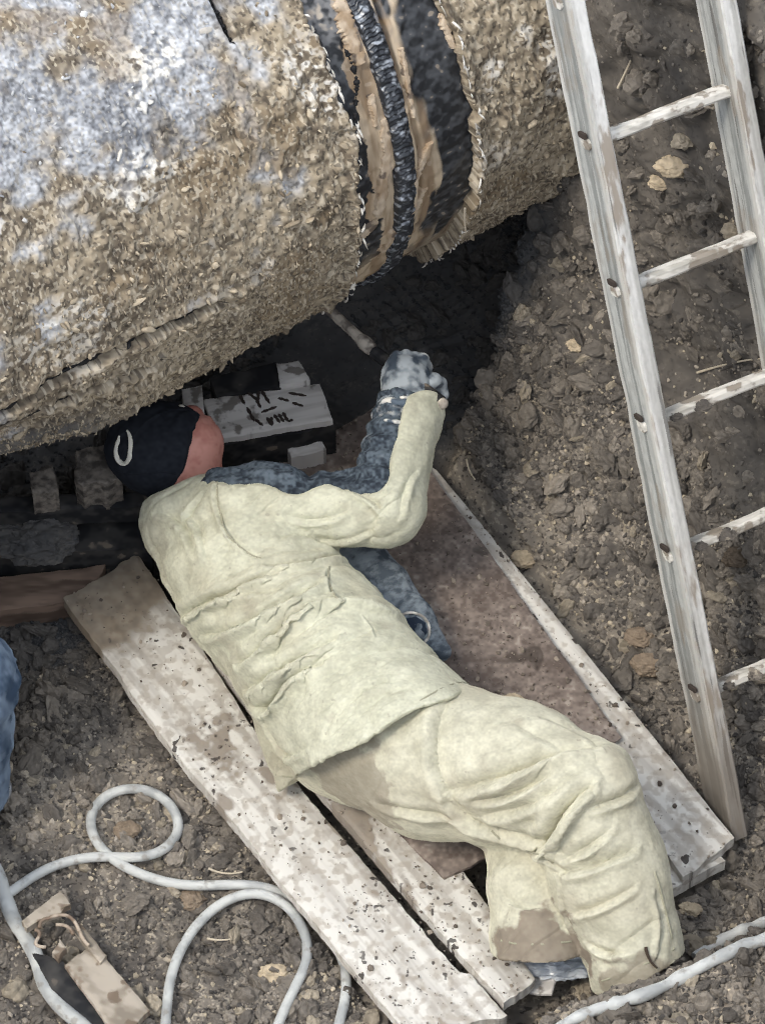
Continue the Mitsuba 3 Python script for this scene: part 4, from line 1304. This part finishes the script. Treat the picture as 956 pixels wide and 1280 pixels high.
sv = solid(sleeve_sdf, np.array([on(290, 622, 0.40), el, wr]), 0.12, 0.006)
q_ax = lambda v: (v - el) @ f_ax
sv = displace(sv, lambda v: 0.004 * np.sin(q_ax(v) * 150 + 4 * fb(v, 12, 2, 3)) * (q_ax(v) > 0) + 0.012 * fb(v, 26, 2, 9) + 0.008 * fb(v, 60, 2, 10))
k = put(W + '__denim_sleeve', sv, 'denim', True)
labels[k] = {'label': 'paint-spotted dark blue denim on the raised arm'}
H = unit(hd - wr)
HE = unit(e_fore - (e_fore @ H) * H)
HZ = np.cross(HE, H)
if HZ[2] < 0:
    HZ = -HZ


def hpnt(a, b, c):
    return hd + H * a + HE * b + HZ * c


FING = []
for i, (b0, L) in enumerate(((-0.030, 0.062), (-0.010, 0.070), (0.011, 0.066), (0.030, 0.054))):
    k0 = hpnt(0.030, b0, 0.012)
    FING.append([k0, k0 + H * L * 0.35 + HE * 0.010 - HZ * 0.006, k0 + H * L * 0.40 + HE * 0.022 - HZ * 0.045, k0 + H * L * 0.08 + HE * 0.028 - HZ * 0.070])
THUMB = [hpnt(-0.025, 0.036, 0.0), hpnt(-0.004, 0.062, 0.004), hpnt(0.000, 0.080, -0.018), hpnt(-0.020, 0.090, -0.032)]


def glove_sdf(p):
    d = seg(p, wr + H * 0.008, hd - H * 0.005, 0.064, 0.052, (HZ, 1.15))
    d = smin(d, ell(p, hpnt(0.012, 0, 0), (0.050, 0.048, 0.036), np.stack([HE, H, HZ])), 0.02)
    for fg in FING:
        for j in range(3):
            d = smin(d, seg(p, fg[j], fg[j + 1], 0.0158 - 0.002 * j, 0.0148 - 0.002 * j), 0.003)
    return d


gv_ = solid(glove_sdf, np.array([wr, hd, hpnt(0.07, 0, 0)]), 0.12, 0.0045)
gv_ = displace(gv_, lambda v: 0.004 * fb(v, 35, 2, 9) + 0.004 * fb(v, 70, 2, 10) + 0.004 * np.sin((v - wr) @ H * 260 + 5 * fb(v, 20, 2, 4)) * ((v - wr) @ H < 0.02))
k = put(W + '__glove', gv_, 'faded', True)
labels[k] = {'label': 'faded blue work glove, fingers curled'}
th = solid(lambda p: smin(smin(seg(p, THUMB[0], THUMB[1], 0.019, 0.017), seg(p, THUMB[1], THUMB[2], 0.017, 0.015), 0.008), seg(p, THUMB[2], THUMB[3], 0.015, 0.012), 0.008), np.array(THUMB), 0.03, 0.004)
put(W + '__glove__thumb', displace(th, lambda v: 0.004 * fb(v, 50, 2, 3)), 'faded', True)
for s, rr, j in ((0.000, 0.062, 0), (-0.020, 0.066, 1), (-0.070, 0.072, 2)):
    ang = np.linspace((-1.9, -2.7, -2.2)[j], (0.9, 0.1, 0.75)[j], 60)
    c = wr + f_ax * s
    pts = c + rr * (np.cos(ang)[:, None] * e_fore + np.sin(ang + PI)[:, None] * 0 + np.sin(-ang)[:, None] * unit(np.cross(e_fore, f_ax)) * np.sign(np.cross(e_fore, f_ax)[2]))
    pts = pts + f_ax * (0.034 * fb(pts, 14, 3, j))[:, None] + (pts - c) / rr * (0.008 * fb(pts, 22, 2, j + 9))[:, None]
    put(W + '__denim_sleeve__fold', tube(pts, np.clip(0.0068 * (1 + 2.6 * fb(pts, 30, 3, j + 4)), 0.0012, 0.012) * np.sin(np.linspace(0.15, PI - 0.15, 60)) ** 0.4, 7), 'smeared_denim', True)


rod = 'hand_rod'
tag(rod, 'long grey-brown rod held in the raised glove, pointing up under the pipe', 'rod')
ra_, rb_, rc_ = on(409, 385, 0.475), on(468, 440, 0.50), on(551, 503, 0.525)
scene['rod_metal'] = principled(mikit.proc(lambda p, n, uv: MIX((0.16, 0.14, 0.125), (0.50, 0.45, 0.39), SS(0.35, 0.65, F(p.x * 40, p.y * 40, p.z * 40, 3)))), 0.6, specular=0.4)
put(rod + '__shaft', tube(np.linspace(ra_, rb_, 16), 0.0125 * (1 + 0.5 * fb(np.linspace(ra_, rb_, 16), 30, 2, 3)), 10), 'rod_metal', 35)
put(rod + '__grip', tube(np.linspace(rb_, rc_, 16), 0.0155, 10), 'tarred_wood', 35)
put(rod + '__end_cap', tube(np.linspace(rc_, rc_ + unit(rc_ - rb_) * 0.016, 5), np.array([0.0125, 0.013, 0.013, 0.012, 0.006]), 12), 'rod_metal', 35)
k = put(rod + '__clamp', tube(np.linspace(rb_ * 0.7 + ra_ * 0.3, rb_ * 0.95 + ra_ * 0.05, 6), np.array([0.0135, 0.0165, 0.0175, 0.017, 0.0165, 0.0145]), 10), 'rod_metal', 35)

# denim panel that shows below the jacket front
pa = [on(428, 686, 0.23), on(478, 735, 0.205), on(518, 778, 0.185), on(552, 815, 0.16)]
pn = solid(lambda p: smin(smin(seg(p, pa[0], pa[1], 0.075, 0.062), seg(p, pa[1], pa[2], 0.062, 0.045), 0.02), seg(p, pa[2], pa[3], 0.045, 0.022), 0.02), np.array(pa), 0.09, 0.006)
pn = displace(pn, lambda v: 0.008 * fb(v, 22, 2, 3) + 0.004 * fb(v, 50, 2, 4))
pn = creases(pn, [(((450, 700), (480, 742), (500, 766)), 0.005, 0.006)])
k = put(W + '__denim_panel', pn, 'panel', True)
labels[k] = {'label': 'blue denim showing under the jacket front with a pocket'}
pf = Finder(np.array(pn.vertices))
pk = spline([pf(*q) for q in ((502, 769), (520, 768), (534, 776), (537, 790), (530, 804))], 30)
put(W + '__denim_panel__piping', tube(pk + np.array([0, 0, 0.002]), 0.0032, 7), 'pale_strap', True)
pq = np.array([pf(*q) for q in ((506, 773), (520, 772), (531, 779), (534, 790), (527, 801), (516, 793), (508, 783))])
ce = pq.mean(0)
off = unit(EYE - ce) * 0.0025
vv = np.vstack([ce + off * 1.6, pq + off])
mm = trimesh.Trimesh(vv, [[0, i + 1, (i + 1) % 7 + 1] for i in range(7)], process=False)
ext = trimesh.Trimesh(np.vstack([vv, vv - off * 2]), np.vstack([mm.faces, mm.faces[:, ::-1] + 8, [[i + 1, (i + 1) % 7 + 1, (i + 1) % 7 + 9] for i in range(7)], [[i + 1, (i + 1) % 7 + 9, i + 9] for i in range(7)]]), process=False)
put(W + '__denim_panel__pocket', ext, 'pocket', False)


# canvas trousers
def trousers_sdf(p):
    d = seg(p, on(445, 885, 0.28), hipL, 0.178, 0.168)
    d = smin(d, seg(p, on(430, 930, 0.22), hipR, 0.115, 0.11), 0.05)
    l = seg(p, hipL, thL, 0.162, 0.150)
    l = smin(l, seg(p, thL, knL, 0.156, 0.130), 0.03)
    s = seg(p, knL, shL, 0.128, 0.122)
    s = smin(s, seg(p, shL, anL + unit(anL - shL) * 0.12, 0.122, 0.092), 0.03)
    dirl = unit(anL - shL)
    cut = (p - np.asarray(on(798, 1214, 0.13), np.float32)) @ np.asarray(unit(np.array([0.40, 0, 0]) - 0.90 * UPV + 0.10 * FWD), np.float32)
    s = smax(smax(s, cut, 0.005), -smax(s + 0.014, -cut - 0.09, 0.008), 0.004)
    l = smin(l, s, 0.02)
    r = seg(p, hipR, knR, 0.11, 0.09)
    s2 = smin(seg(p, knR, shR, 0.09, 0.098), seg(p, shR, anR + unit(anR - shR) * 0.12, 0.096, 0.102), 0.02)
    cut = (p - np.asarray(on(672, 1184, 0.1), np.float32)) @ np.asarray(unit(np.array([0.03, 0, 0]) - UPV + 0.10 * FWD), np.float32)
    s2 = smax(smax(s2, cut, 0.005), -smax(s2 + 0.014, -cut - 0.09, 0.008), 0.004)
    return smin(smin(d, l, 0.03), smin(r, s2, 0.02), 0.012)


tr = solid(trousers_sdf, np.array([c3, hipL, knL, anL, anR, hipR, on(430, 930, 0.22)]), 0.2, 0.0064)
tr = trimesh.Trimesh(*trimesh.remesh.subdivide(np.array(tr.vertices), np.array(tr.faces)), process=False)
tr = displace(tr, lambda v: cloth_noise(v, 0.011, 13) + 0.0042 * wrinkles(v, 57, 7.0, 1.7))
tr = creases(tr, [
    (((566, 988), (620, 974), (690, 946), (740, 935)), 0.014, 0.028), (((590, 1000), (640, 992), (685, 968)), 0.010, 0.016), (((640, 900), (700, 905), (750, 935)), 0.012, 0.008), (((740, 1010), (770, 1000), (795, 985)), 0.009, 0.014), (((735, 1180), (760, 1192), (800, 1186)), 0.007, 0.012),
    (((562, 870), (546, 925), (556, 985), (585, 1020)), 0.018, 0.014),
    (((560, 1000), (600, 1032), (660, 1048), (690, 1062)), 0.012, 0.020),
    (((672, 1062), (692, 1034), (712, 1006), (735, 985)), 0.011, 0.036),
    (((600, 1020), (650, 1010), (700, 985)), 0.012, 0.012),
    (((698, 1092), (745, 1082), (790, 1062)), 0.010, 0.016),
    (((706, 1075), (730, 1062), (760, 1040)), 0.009, 0.012),
    (((712, 1142), (745, 1134), (790, 1110)), 0.008, 0.012),
    (((820, 1120), (826, 1165), (815, 1200)), 0.008, 0.010),
    (((470, 1005), (530, 1018), (600, 1030)), 0.010, 0.012),
    (((620, 900), (680, 925), (730, 950)), 0.014, 0.006),
    (((640, 1062), (690, 1078), (704, 1090)), 0.006, 0.010),
    (((700, 1100), (706, 1140), (722, 1180)), 0.006, 0.006),
    (((630, 1120), (660, 1135), (695, 1128)), 0.006, 0.006),
])
k = put(W + '__trousers', tr, 'trouser', True)
labels[k] = {'label': 'pale canvas trousers with mud-stained cuffs'}


scene['seam_thread'] = principled((0.34, 0.33, 0.25), 0.95, specular=0.1)
jf, tf = Finder(np.array(jk.vertices)), Finder(np.array(tr.vertices))
for who, fnd, pix in (('__jacket__seam', jf, ((272, 598), (273, 625), (279, 655), (298, 682), (326, 698))), ('__jacket__seam', jf, ((345, 968), (400, 968), (450, 934), (512, 884), (590, 848))),
                      ('__jacket__seam', jf, ((412, 708), (414, 735), (428, 752))), ('__trousers__seam', tf, ((615, 1040), (640, 1056), (668, 1066), (690, 1078))), ('__trousers__seam', tf, ((626, 1176), (650, 1180), (680, 1180), (714, 1177))), ('__trousers__seam', tf, ((752, 1226), (785, 1214), (842, 1186))), ('__trousers__seam', tf, ((818, 1090), (832, 1140), (842, 1185)))):
    pts = np.array([fnd(*q) for q in spline(np.array(pix, float), 30)])
    pts[1:-1] = (pts[:-2] + pts[1:-1] + pts[2:]) / 3
    put(W + who, tube(pts + (EYE - TARGET) / DIST * 0.0010, 0.0022, 6), 'seam_thread', True)


def boot(an, toe, key):
    d = unit(toe - an)
    heel = an - d * 0.06 + np.array([0, 0, -0.02])
    fn = lambda p: smax(smin(smin(seg(p, an + np.array([0, 0, 0.05]), an, 0.055, 0.05), seg(p, heel, an + d * 0.05, 0.042, 0.048), 0.03), seg(p, an + d * 0.05, toe, 0.048, 0.040), 0.03), -(p[..., 2] - (min(an[2], toe[2]) - 0.045)), 0.004)
    m = solid(fn, np.array([an, toe, heel]), 0.1, 0.007)
    return put(key, displace(m, lambda v: 0.006 * fb(v, 30, 2, 3)), 'boot_leather', True)


boot(anR + np.array([0.025, 0.075, -0.045]), on(800, 1170, 0.07), W + '__boot')
boot(anL + np.array([0.0, -0.035, -0.03]), on(850, 1290, 0.07), W + '__boot')

# the other worker, kneeling outside the frame: a knee in jeans
Q = 'person_001'
tag(Q, 'crouching person in blue jeans, only a knee showing at the picture edge', 'person')
kn, ft = on(-40, 850, 0.40), on(-46, 985, 0.10)
hip2 = kn + np.array([-0.42, -0.12, 0.02])
ch2, nk2, hd2 = hip2 + np.array([-0.05, -0.06, 0.34]), hip2 + np.array([-0.02, -0.04, 0.52]), hip2 + np.array([0.0, -0.02, 0.68])
kn_b = kn + np.array([-0.08, -0.38, -0.1])
ft_b = kn_b + np.array([-0.30, 0.0, -0.24])
el2, hd3 = ch2 + np.array([0.16, 0.22, -0.22]), ch2 + np.array([0.02, 0.34, -0.3])


def other_sdf(p, g=0.0, legs=True, upper=True):
    d = np.full(p.shape[:-1], 9.0, np.float32)
    if upper:
        d = smin(seg(p, hip2 + np.array([0, 0, 0.06]), ch2, 0.125 + g, 0.15 + g), seg(p, ch2, nk2, 0.14 + g, 0.06 + g), 0.05)
        d = smin(d, seg(p, nk2 - np.array([0, -0.16, 0.1]), el2, 0.055 + g, 0.045 + g), 0.04)
        d = smin(d, seg(p, el2, hd3, 0.045 + g, 0.035 + g), 0.02)
        d = smin(d, seg(p, nk2 - np.array([0, 0.16, 0.1]), el2 - np.array([0, 0.4, 0]), 0.055 + g, 0.045 + g), 0.04)
    if legs:
        L = seg(p, hip2, kn, 0.105 + g, 0.088 + g)
        L = smin(L, seg(p, kn, ft, 0.088 + g, 0.078 + g), 0.03)
        L = smin(L, seg(p, hip2, hip2 + np.array([0, 0, 0.06]), 0.14 + g, 0.13 + g), 0.05)
        L = smin(L, seg(p, hip2 + np.array([0, -0.1, 0]), kn_b, 0.1 + g, 0.08 + g), 0.04)
        L = smin(L, seg(p, kn_b, ft_b, 0.075 + g, 0.06 + g), 0.03)
        d = smin(d, L, 0.02)
    return d


def other_body(p):
    d = other_sdf(p, -0.02)
    d = smin(d, seg(p, nk2, hd2, 0.05, 0.06), 0.03)
    d = smin(d, ell(p, hd2, (0.095, 0.075, 0.112)), 0.02)
    d = smin(d, ell(p, hd2 + np.array([0.098, 0, -0.02]), (0.02, 0.014, 0.026)), 0.012)
    for s in (-1, 1):
        d = smin(d, ell(p, hd2 + np.array([-0.005, 0.078 * s, -0.01]), (0.022, 0.012, 0.032)), 0.006)
        d = smax(d, -ell(p, hd2 + np.array([0.096, 0.03 * s, 0.008]), (0.012, 0.016, 0.01)), 0.008)
    for i in range(4):
        b = hd3 + np.array([0.0, 0.02, 0.0]) + np.array([0.02 * (i - 1.5), 0.03, 0])
        d = smin(d, seg(p, hd3, b, 0.024, 0.010), 0.01)
        d = smin(d, seg(p, b, b + np.array([0.004 * (i - 1.5), 0.04, -0.03]), 0.010, 0.008), 0.005)
    d = smin(d, seg(p, hd3, hd3 + np.array([0.06, 0.02, -0.01]), 0.014, 0.009), 0.008)
    return d


op = np.array([kn, ft, hip2, ch2, hd2, kn_b, ft_b, el2, hd3])
put(Q + '__body', solid(other_body, op, 0.2, 0.013), 'skin', True)
jm = solid(lambda p: smax(other_sdf(p, 0.012, True, False), -(p[..., 2] - 0.05), 0.01), op, 0.2, 0.012)
jm = displace(jm, lambda v: 0.022 * fb(v * [1, 1, 1.6], 10, 2, 3) + 0.010 * ridge(v * [1, 1, 2.4], 14, 2, 4))
put(Q + '__jeans', jm, 'jeans', True)
sm_ = solid(lambda p: other_sdf(p, 0.014, False, True), op, 0.25, 0.014)
put(Q + '__sweater', displace(sm_, lambda v: 0.012 * fb(v, 12, 2, 5)), 'grey_sweater', True)
hm = solid(lambda p: smax(ell(p, hd2 + np.array([-0.012, 0, 0.02]), (0.1, 0.084, 0.112)), 0.02 - (p[..., 2] - hd2[2]) + 0.6 * (p[..., 0] - hd2[0]) * (p[..., 0] > hd2[0]), 0.01), np.array([hd2]), 0.15, 0.009)
put(Q + '__hair', displace(hm, lambda v: 0.006 * fb(v, 40, 2, 3)), 'dark_hair', True)
for f_, d_ in ((ft, np.array([0.15, 0.02, -0.03])), (ft_b, np.array([-0.14, 0, -0.02]))):
    boot(f_ + np.array([0, 0, -0.01]), f_ + d_ * 0.4, Q + '__boot')

# ------------------------------------------------------------------ cables
def cable(pix, key, r, n=160, lift=None, sides=12, wob=0.0):
    pts = np.array([ground_at(x, y, 4) for x, y in pix])
    path2 = spline(np.array(pix, float), n)
    base = np.array([ground_at(x, y, 4) for x, y in path2])
    from scipy.ndimage import gaussian_filter1d, maximum_filter1d
    z = gaussian_filter1d(maximum_filter1d(base[:, 2], 11), 5) + r * 1.15
    if lift is not None:
        z = z + np.interp(np.linspace(0, 1, n), *zip(*lift))
    p = np.array([on(x, y, zz) for (x, y), zz in zip(path2, z)])
    from scipy.ndimage import gaussian_filter1d as g1
    p = g1(p, 1.2, axis=0, mode='nearest')
    rr = r * (1 + wob * (meshkit.noise(p * 40, 3) - 0.5))
    return put(key, tube(p, rr, sides), 'cable_rubber', True)


C = 'welding_cable'
k = cable([(-40, 1150), (10, 1118), (60, 1086), (125, 1071), (175, 1071), (207, 1060), (223, 1036), (217, 1012), (196, 993), (162, 986), (132, 996), (114, 1022), (120, 1050), (142, 1074), (180, 1094), (230, 1106), (300, 1106), (350, 1116), (392, 1150), (425, 1192), (433, 1232), (425, 1275), (418, 1310)], C, 0.0112, 260,
          lift=[(0, 0), (0.22, 0), (0.25, 0.022), (0.30, 0.0), (0.5, 0), (0.53, 0.0), (1, 0)])
tag(k, 'pale grey cable with a small loop beside the planks', 'cable', 'grey cables on the pit floor')
k = cable([(202, 1320), (208, 1270), (215, 1218), (240, 1165), (275, 1131), (318, 1117), (352, 1128), (378, 1160), (384, 1195), (370, 1232), (350, 1275), (335, 1315)], C, 0.0112, 160, lift=[(0, 0), (0.4, 0), (0.62, 0.02), (0.75, 0), (1, 0)])
tag(k, 'pale grey cable arching up from the bottom edge and back', 'cable', 'grey cables on the pit floor')
k = cable([(-30, 1060), (2, 1105), (18, 1150), (45, 1195), (60, 1238), (95, 1275), (130, 1310)], C, 0.0165, 120, wob=0.15)
tag(k, 'thicker grey cable running down beside the broken wood scrap', 'cable', 'grey cables on the pit floor')
k = cable([(690, 1292), (745, 1262), (805, 1243), (850, 1222), (900, 1196), (990, 1168)], 'sheathed_cable', 0.0135, 140, wob=0.5)
tag(k, 'pale dirty cable lying along the mound by the boots', 'cable', 'cables on the mound')
k = cable([(868, 1198), (890, 1182), (925, 1164), (1000, 1140)], 'sheathed_cable', 0.0125, 80, wob=0.5)
tag(k, 'thinner pale cable behind the one on the mound', 'cable', 'cables on the mound')

# ------------------------------------------------------------------ scrap, twigs, lumps
S = 'broken_wood_scrap'
tag(S, 'broken light brown wood piece with bent metal strips by the cable', 'wood scrap')
gz = 0.06
put(S + '__plank', slab(P4(gz, (80, 1205), (150, 1300), (187, 1262), (118, 1180)), 0.022, 71, 30, 14, 0.003, 0.004, 0.006), 'scrap_wood', 30)
put(S + '__side_strip', slab(P4(gz + 0.012, (92, 1160), (124, 1202), (134, 1194), (101, 1153)), 0.02, 72, 16, 6, 0.002), 'scrap_wood', 30)
put(S + '__knob', slab(P4(gz + 0.01, (64, 1187), (73, 1197), (84, 1183), (76, 1173)), 0.025, 73, 8, 8, 0.003), 'scrap_wood', 30)
for pix in (((60, 1148), (92, 1150), (98, 1160), (112, 1182)), ((70, 1156), (84, 1158), (92, 1168)), ((44, 1162), (50, 1168), (46, 1176), (58, 1184)), ((50, 1160), (54, 1150), (62, 1148))):
    put(S + '__metal_strip', tube(spline([on(x, y, gz + 0.022) for x, y in pix], 24), 0.0042, 6), 'rusty_iron', True)
k = put('scrap_stick', slab(P4(0.075, (28, 1150), (34, 1160), (90, 1130), (76, 1112)), 0.02, 74, 24, 8, 0.004, 0.004, 0.008), 'scrap_wood', 30)
tag(k, 'short broad broken stick beside the scrap with metal strips', 'stick')
k = put('dark_board', slab(P4(0.045, (40, 1190), (105, 1310), (150, 1300), (76, 1195)), 0.02, 75, 24, 8), 'tarred_wood', 30)
tag(k, 'dark board half under the light brown broken wood', 'board')

TW = [((770, 112), (778, 95), (786, 78), 'pale twig sticking up between the ladder stiles near the top', 0.003),
      ((581, 270), (582, 290), (583, 305), 'single root hanging from the wrapping of the pipe by the weld', 0.003),
      ((870, 466), (905, 458), (950, 450), 'thin root above the third rung of the ladder', 0.003),
      ((582, 575), (587, 590), (592, 600), 'thin curved root on the bank beside the raised glove', 0.0025),
      ((260, 1170), (275, 1173), (288, 1173), 'pale splinter lying inside the larger cable loop', 0.003),
      ((262, 1085), (285, 1092), (305, 1090), 'bent dry stalk above the grey cable', 0.003)]
for a, b_, c_, lab, r in TW:
    if 'root hanging' in lab:
        pts = np.array([pipe_point(*[np.array(x) for x in pipe_hit(a[0], a[1] - 10)], np.array(RAD)) for _ in range(3)]) + np.array([[0, 0, 0], [0, 0, -0.04], [0.003, 0, -0.075]])
    else:
        pts = np.array([ground_at(*q, 4) for q in (a, b_, c_)]) + (EYE - TARGET) / DIST * 0.018
    k = put('twig', tube(spline(pts, 12), r * np.linspace(1, 0.6, 12), 6), 'dry_twig', True)
    tag(k, lab, 'twig', 'twigs and roots')
scene['dark_bark'] = principled((0.06, 0.045, 0.035), 0.9)
pts = np.array([tf(*q) for q in ((806, 1184), (811, 1198), (820, 1210))]) + (EYE - TARGET) / DIST * 0.006
tag(put('twig', tube(spline(pts, 12), 0.0038 * np.linspace(1, 0.6, 12), 6), 'dark_bark', True), 'dark bent twig against the mud-stained trouser cuff', 'twig', 'twigs and roots')
CL = [(842, 214, 0.030, 'large pale clay lump behind the ladder between two rungs'), (724, 434, 0.020, 'pale clay lump on the bank beside the ladder stile'), (655, 702, 0.024, 'flat pale clay lump just above the strip of plank'),
      (825, 232, 0.022, 'smaller pale lump touching the large one behind the ladder'), (862, 1138, 0.018, 'pale round clay lump near the plank end'), (800, 800, 0.028, 'brown clay lump between ladder stile and plank, upper one'), (808, 835, 0.030, 'brown clay lump between ladder stile and plank, lower one'),
      (343, 1222, 0.026, 'yellowish clay lump inside the larger cable loop'), (160, 1040, 0.022, 'clay lump inside the small cable loop'), (240, 1130, 0.024, 'rounded clay lump beside the larger cable loop'), (150, 802, 0.022, 'pale clay lump at the muddy plank end'),
      (920, 700, 0.026, 'dark clay lump right of the ladder stile'), (640, 880, 0.02, 'pale crumbly clay lump on the brown sheet by the knee')]
LC = {'large pale': 1}
for i, (px, py, r, lab) in enumerate(CL):
    c = ground_at(px, py, 4)
    if 'sheet' in lab:
        c = on(px, py, ZB + 0.015)
    m = lump(c + np.array([0, 0, r * 0.35]), r, 120 + i, (1.25, 0.95, 0.7))
    pale = 'pale' in lab or 'yellow' in lab
    base = np.array([0.42, 0.35, 0.255]) if pale else np.array([0.20, 0.158, 0.12])
    if 'dark' in lab:
        base = base * 0.45
    colr = base * (0.8 + 0.6 * meshkit.noise(np.array(m.vertices) * 110, 3))[:, None]
    tag(put('clay_lump', m, 'clod', True, color=colr), lab, 'clay lump', 'lumps of clay')

# crumpled plastic by the lower boot
m = trimesh.creation.icosphere(4)
v = np.array(m.vertices)
v = v * (1 + 0.9 * fb(v, 2.5, 3, 5) + 0.35 * ridge(v, 3, 2, 6))[:, None] * [0.075, 0.035, 0.022]
m.vertices = v + on(700, 1200, 0.075)
tag(put('plastic_scrap', m, 'clear_film', 20), 'crumpled bluish plastic scrap below the mud-stained cuff', 'plastic scrap')
k = put('pale_card', slab(P4(0.06, (668, 1208), (662, 1240), (690, 1243), (700, 1212)), 0.008, 77, 14, 14, 0.004, 0.01, 0.004), 'chalky_wood', 30)
tag(k, 'small pale square scrap lying below the lower cuff', 'scrap')
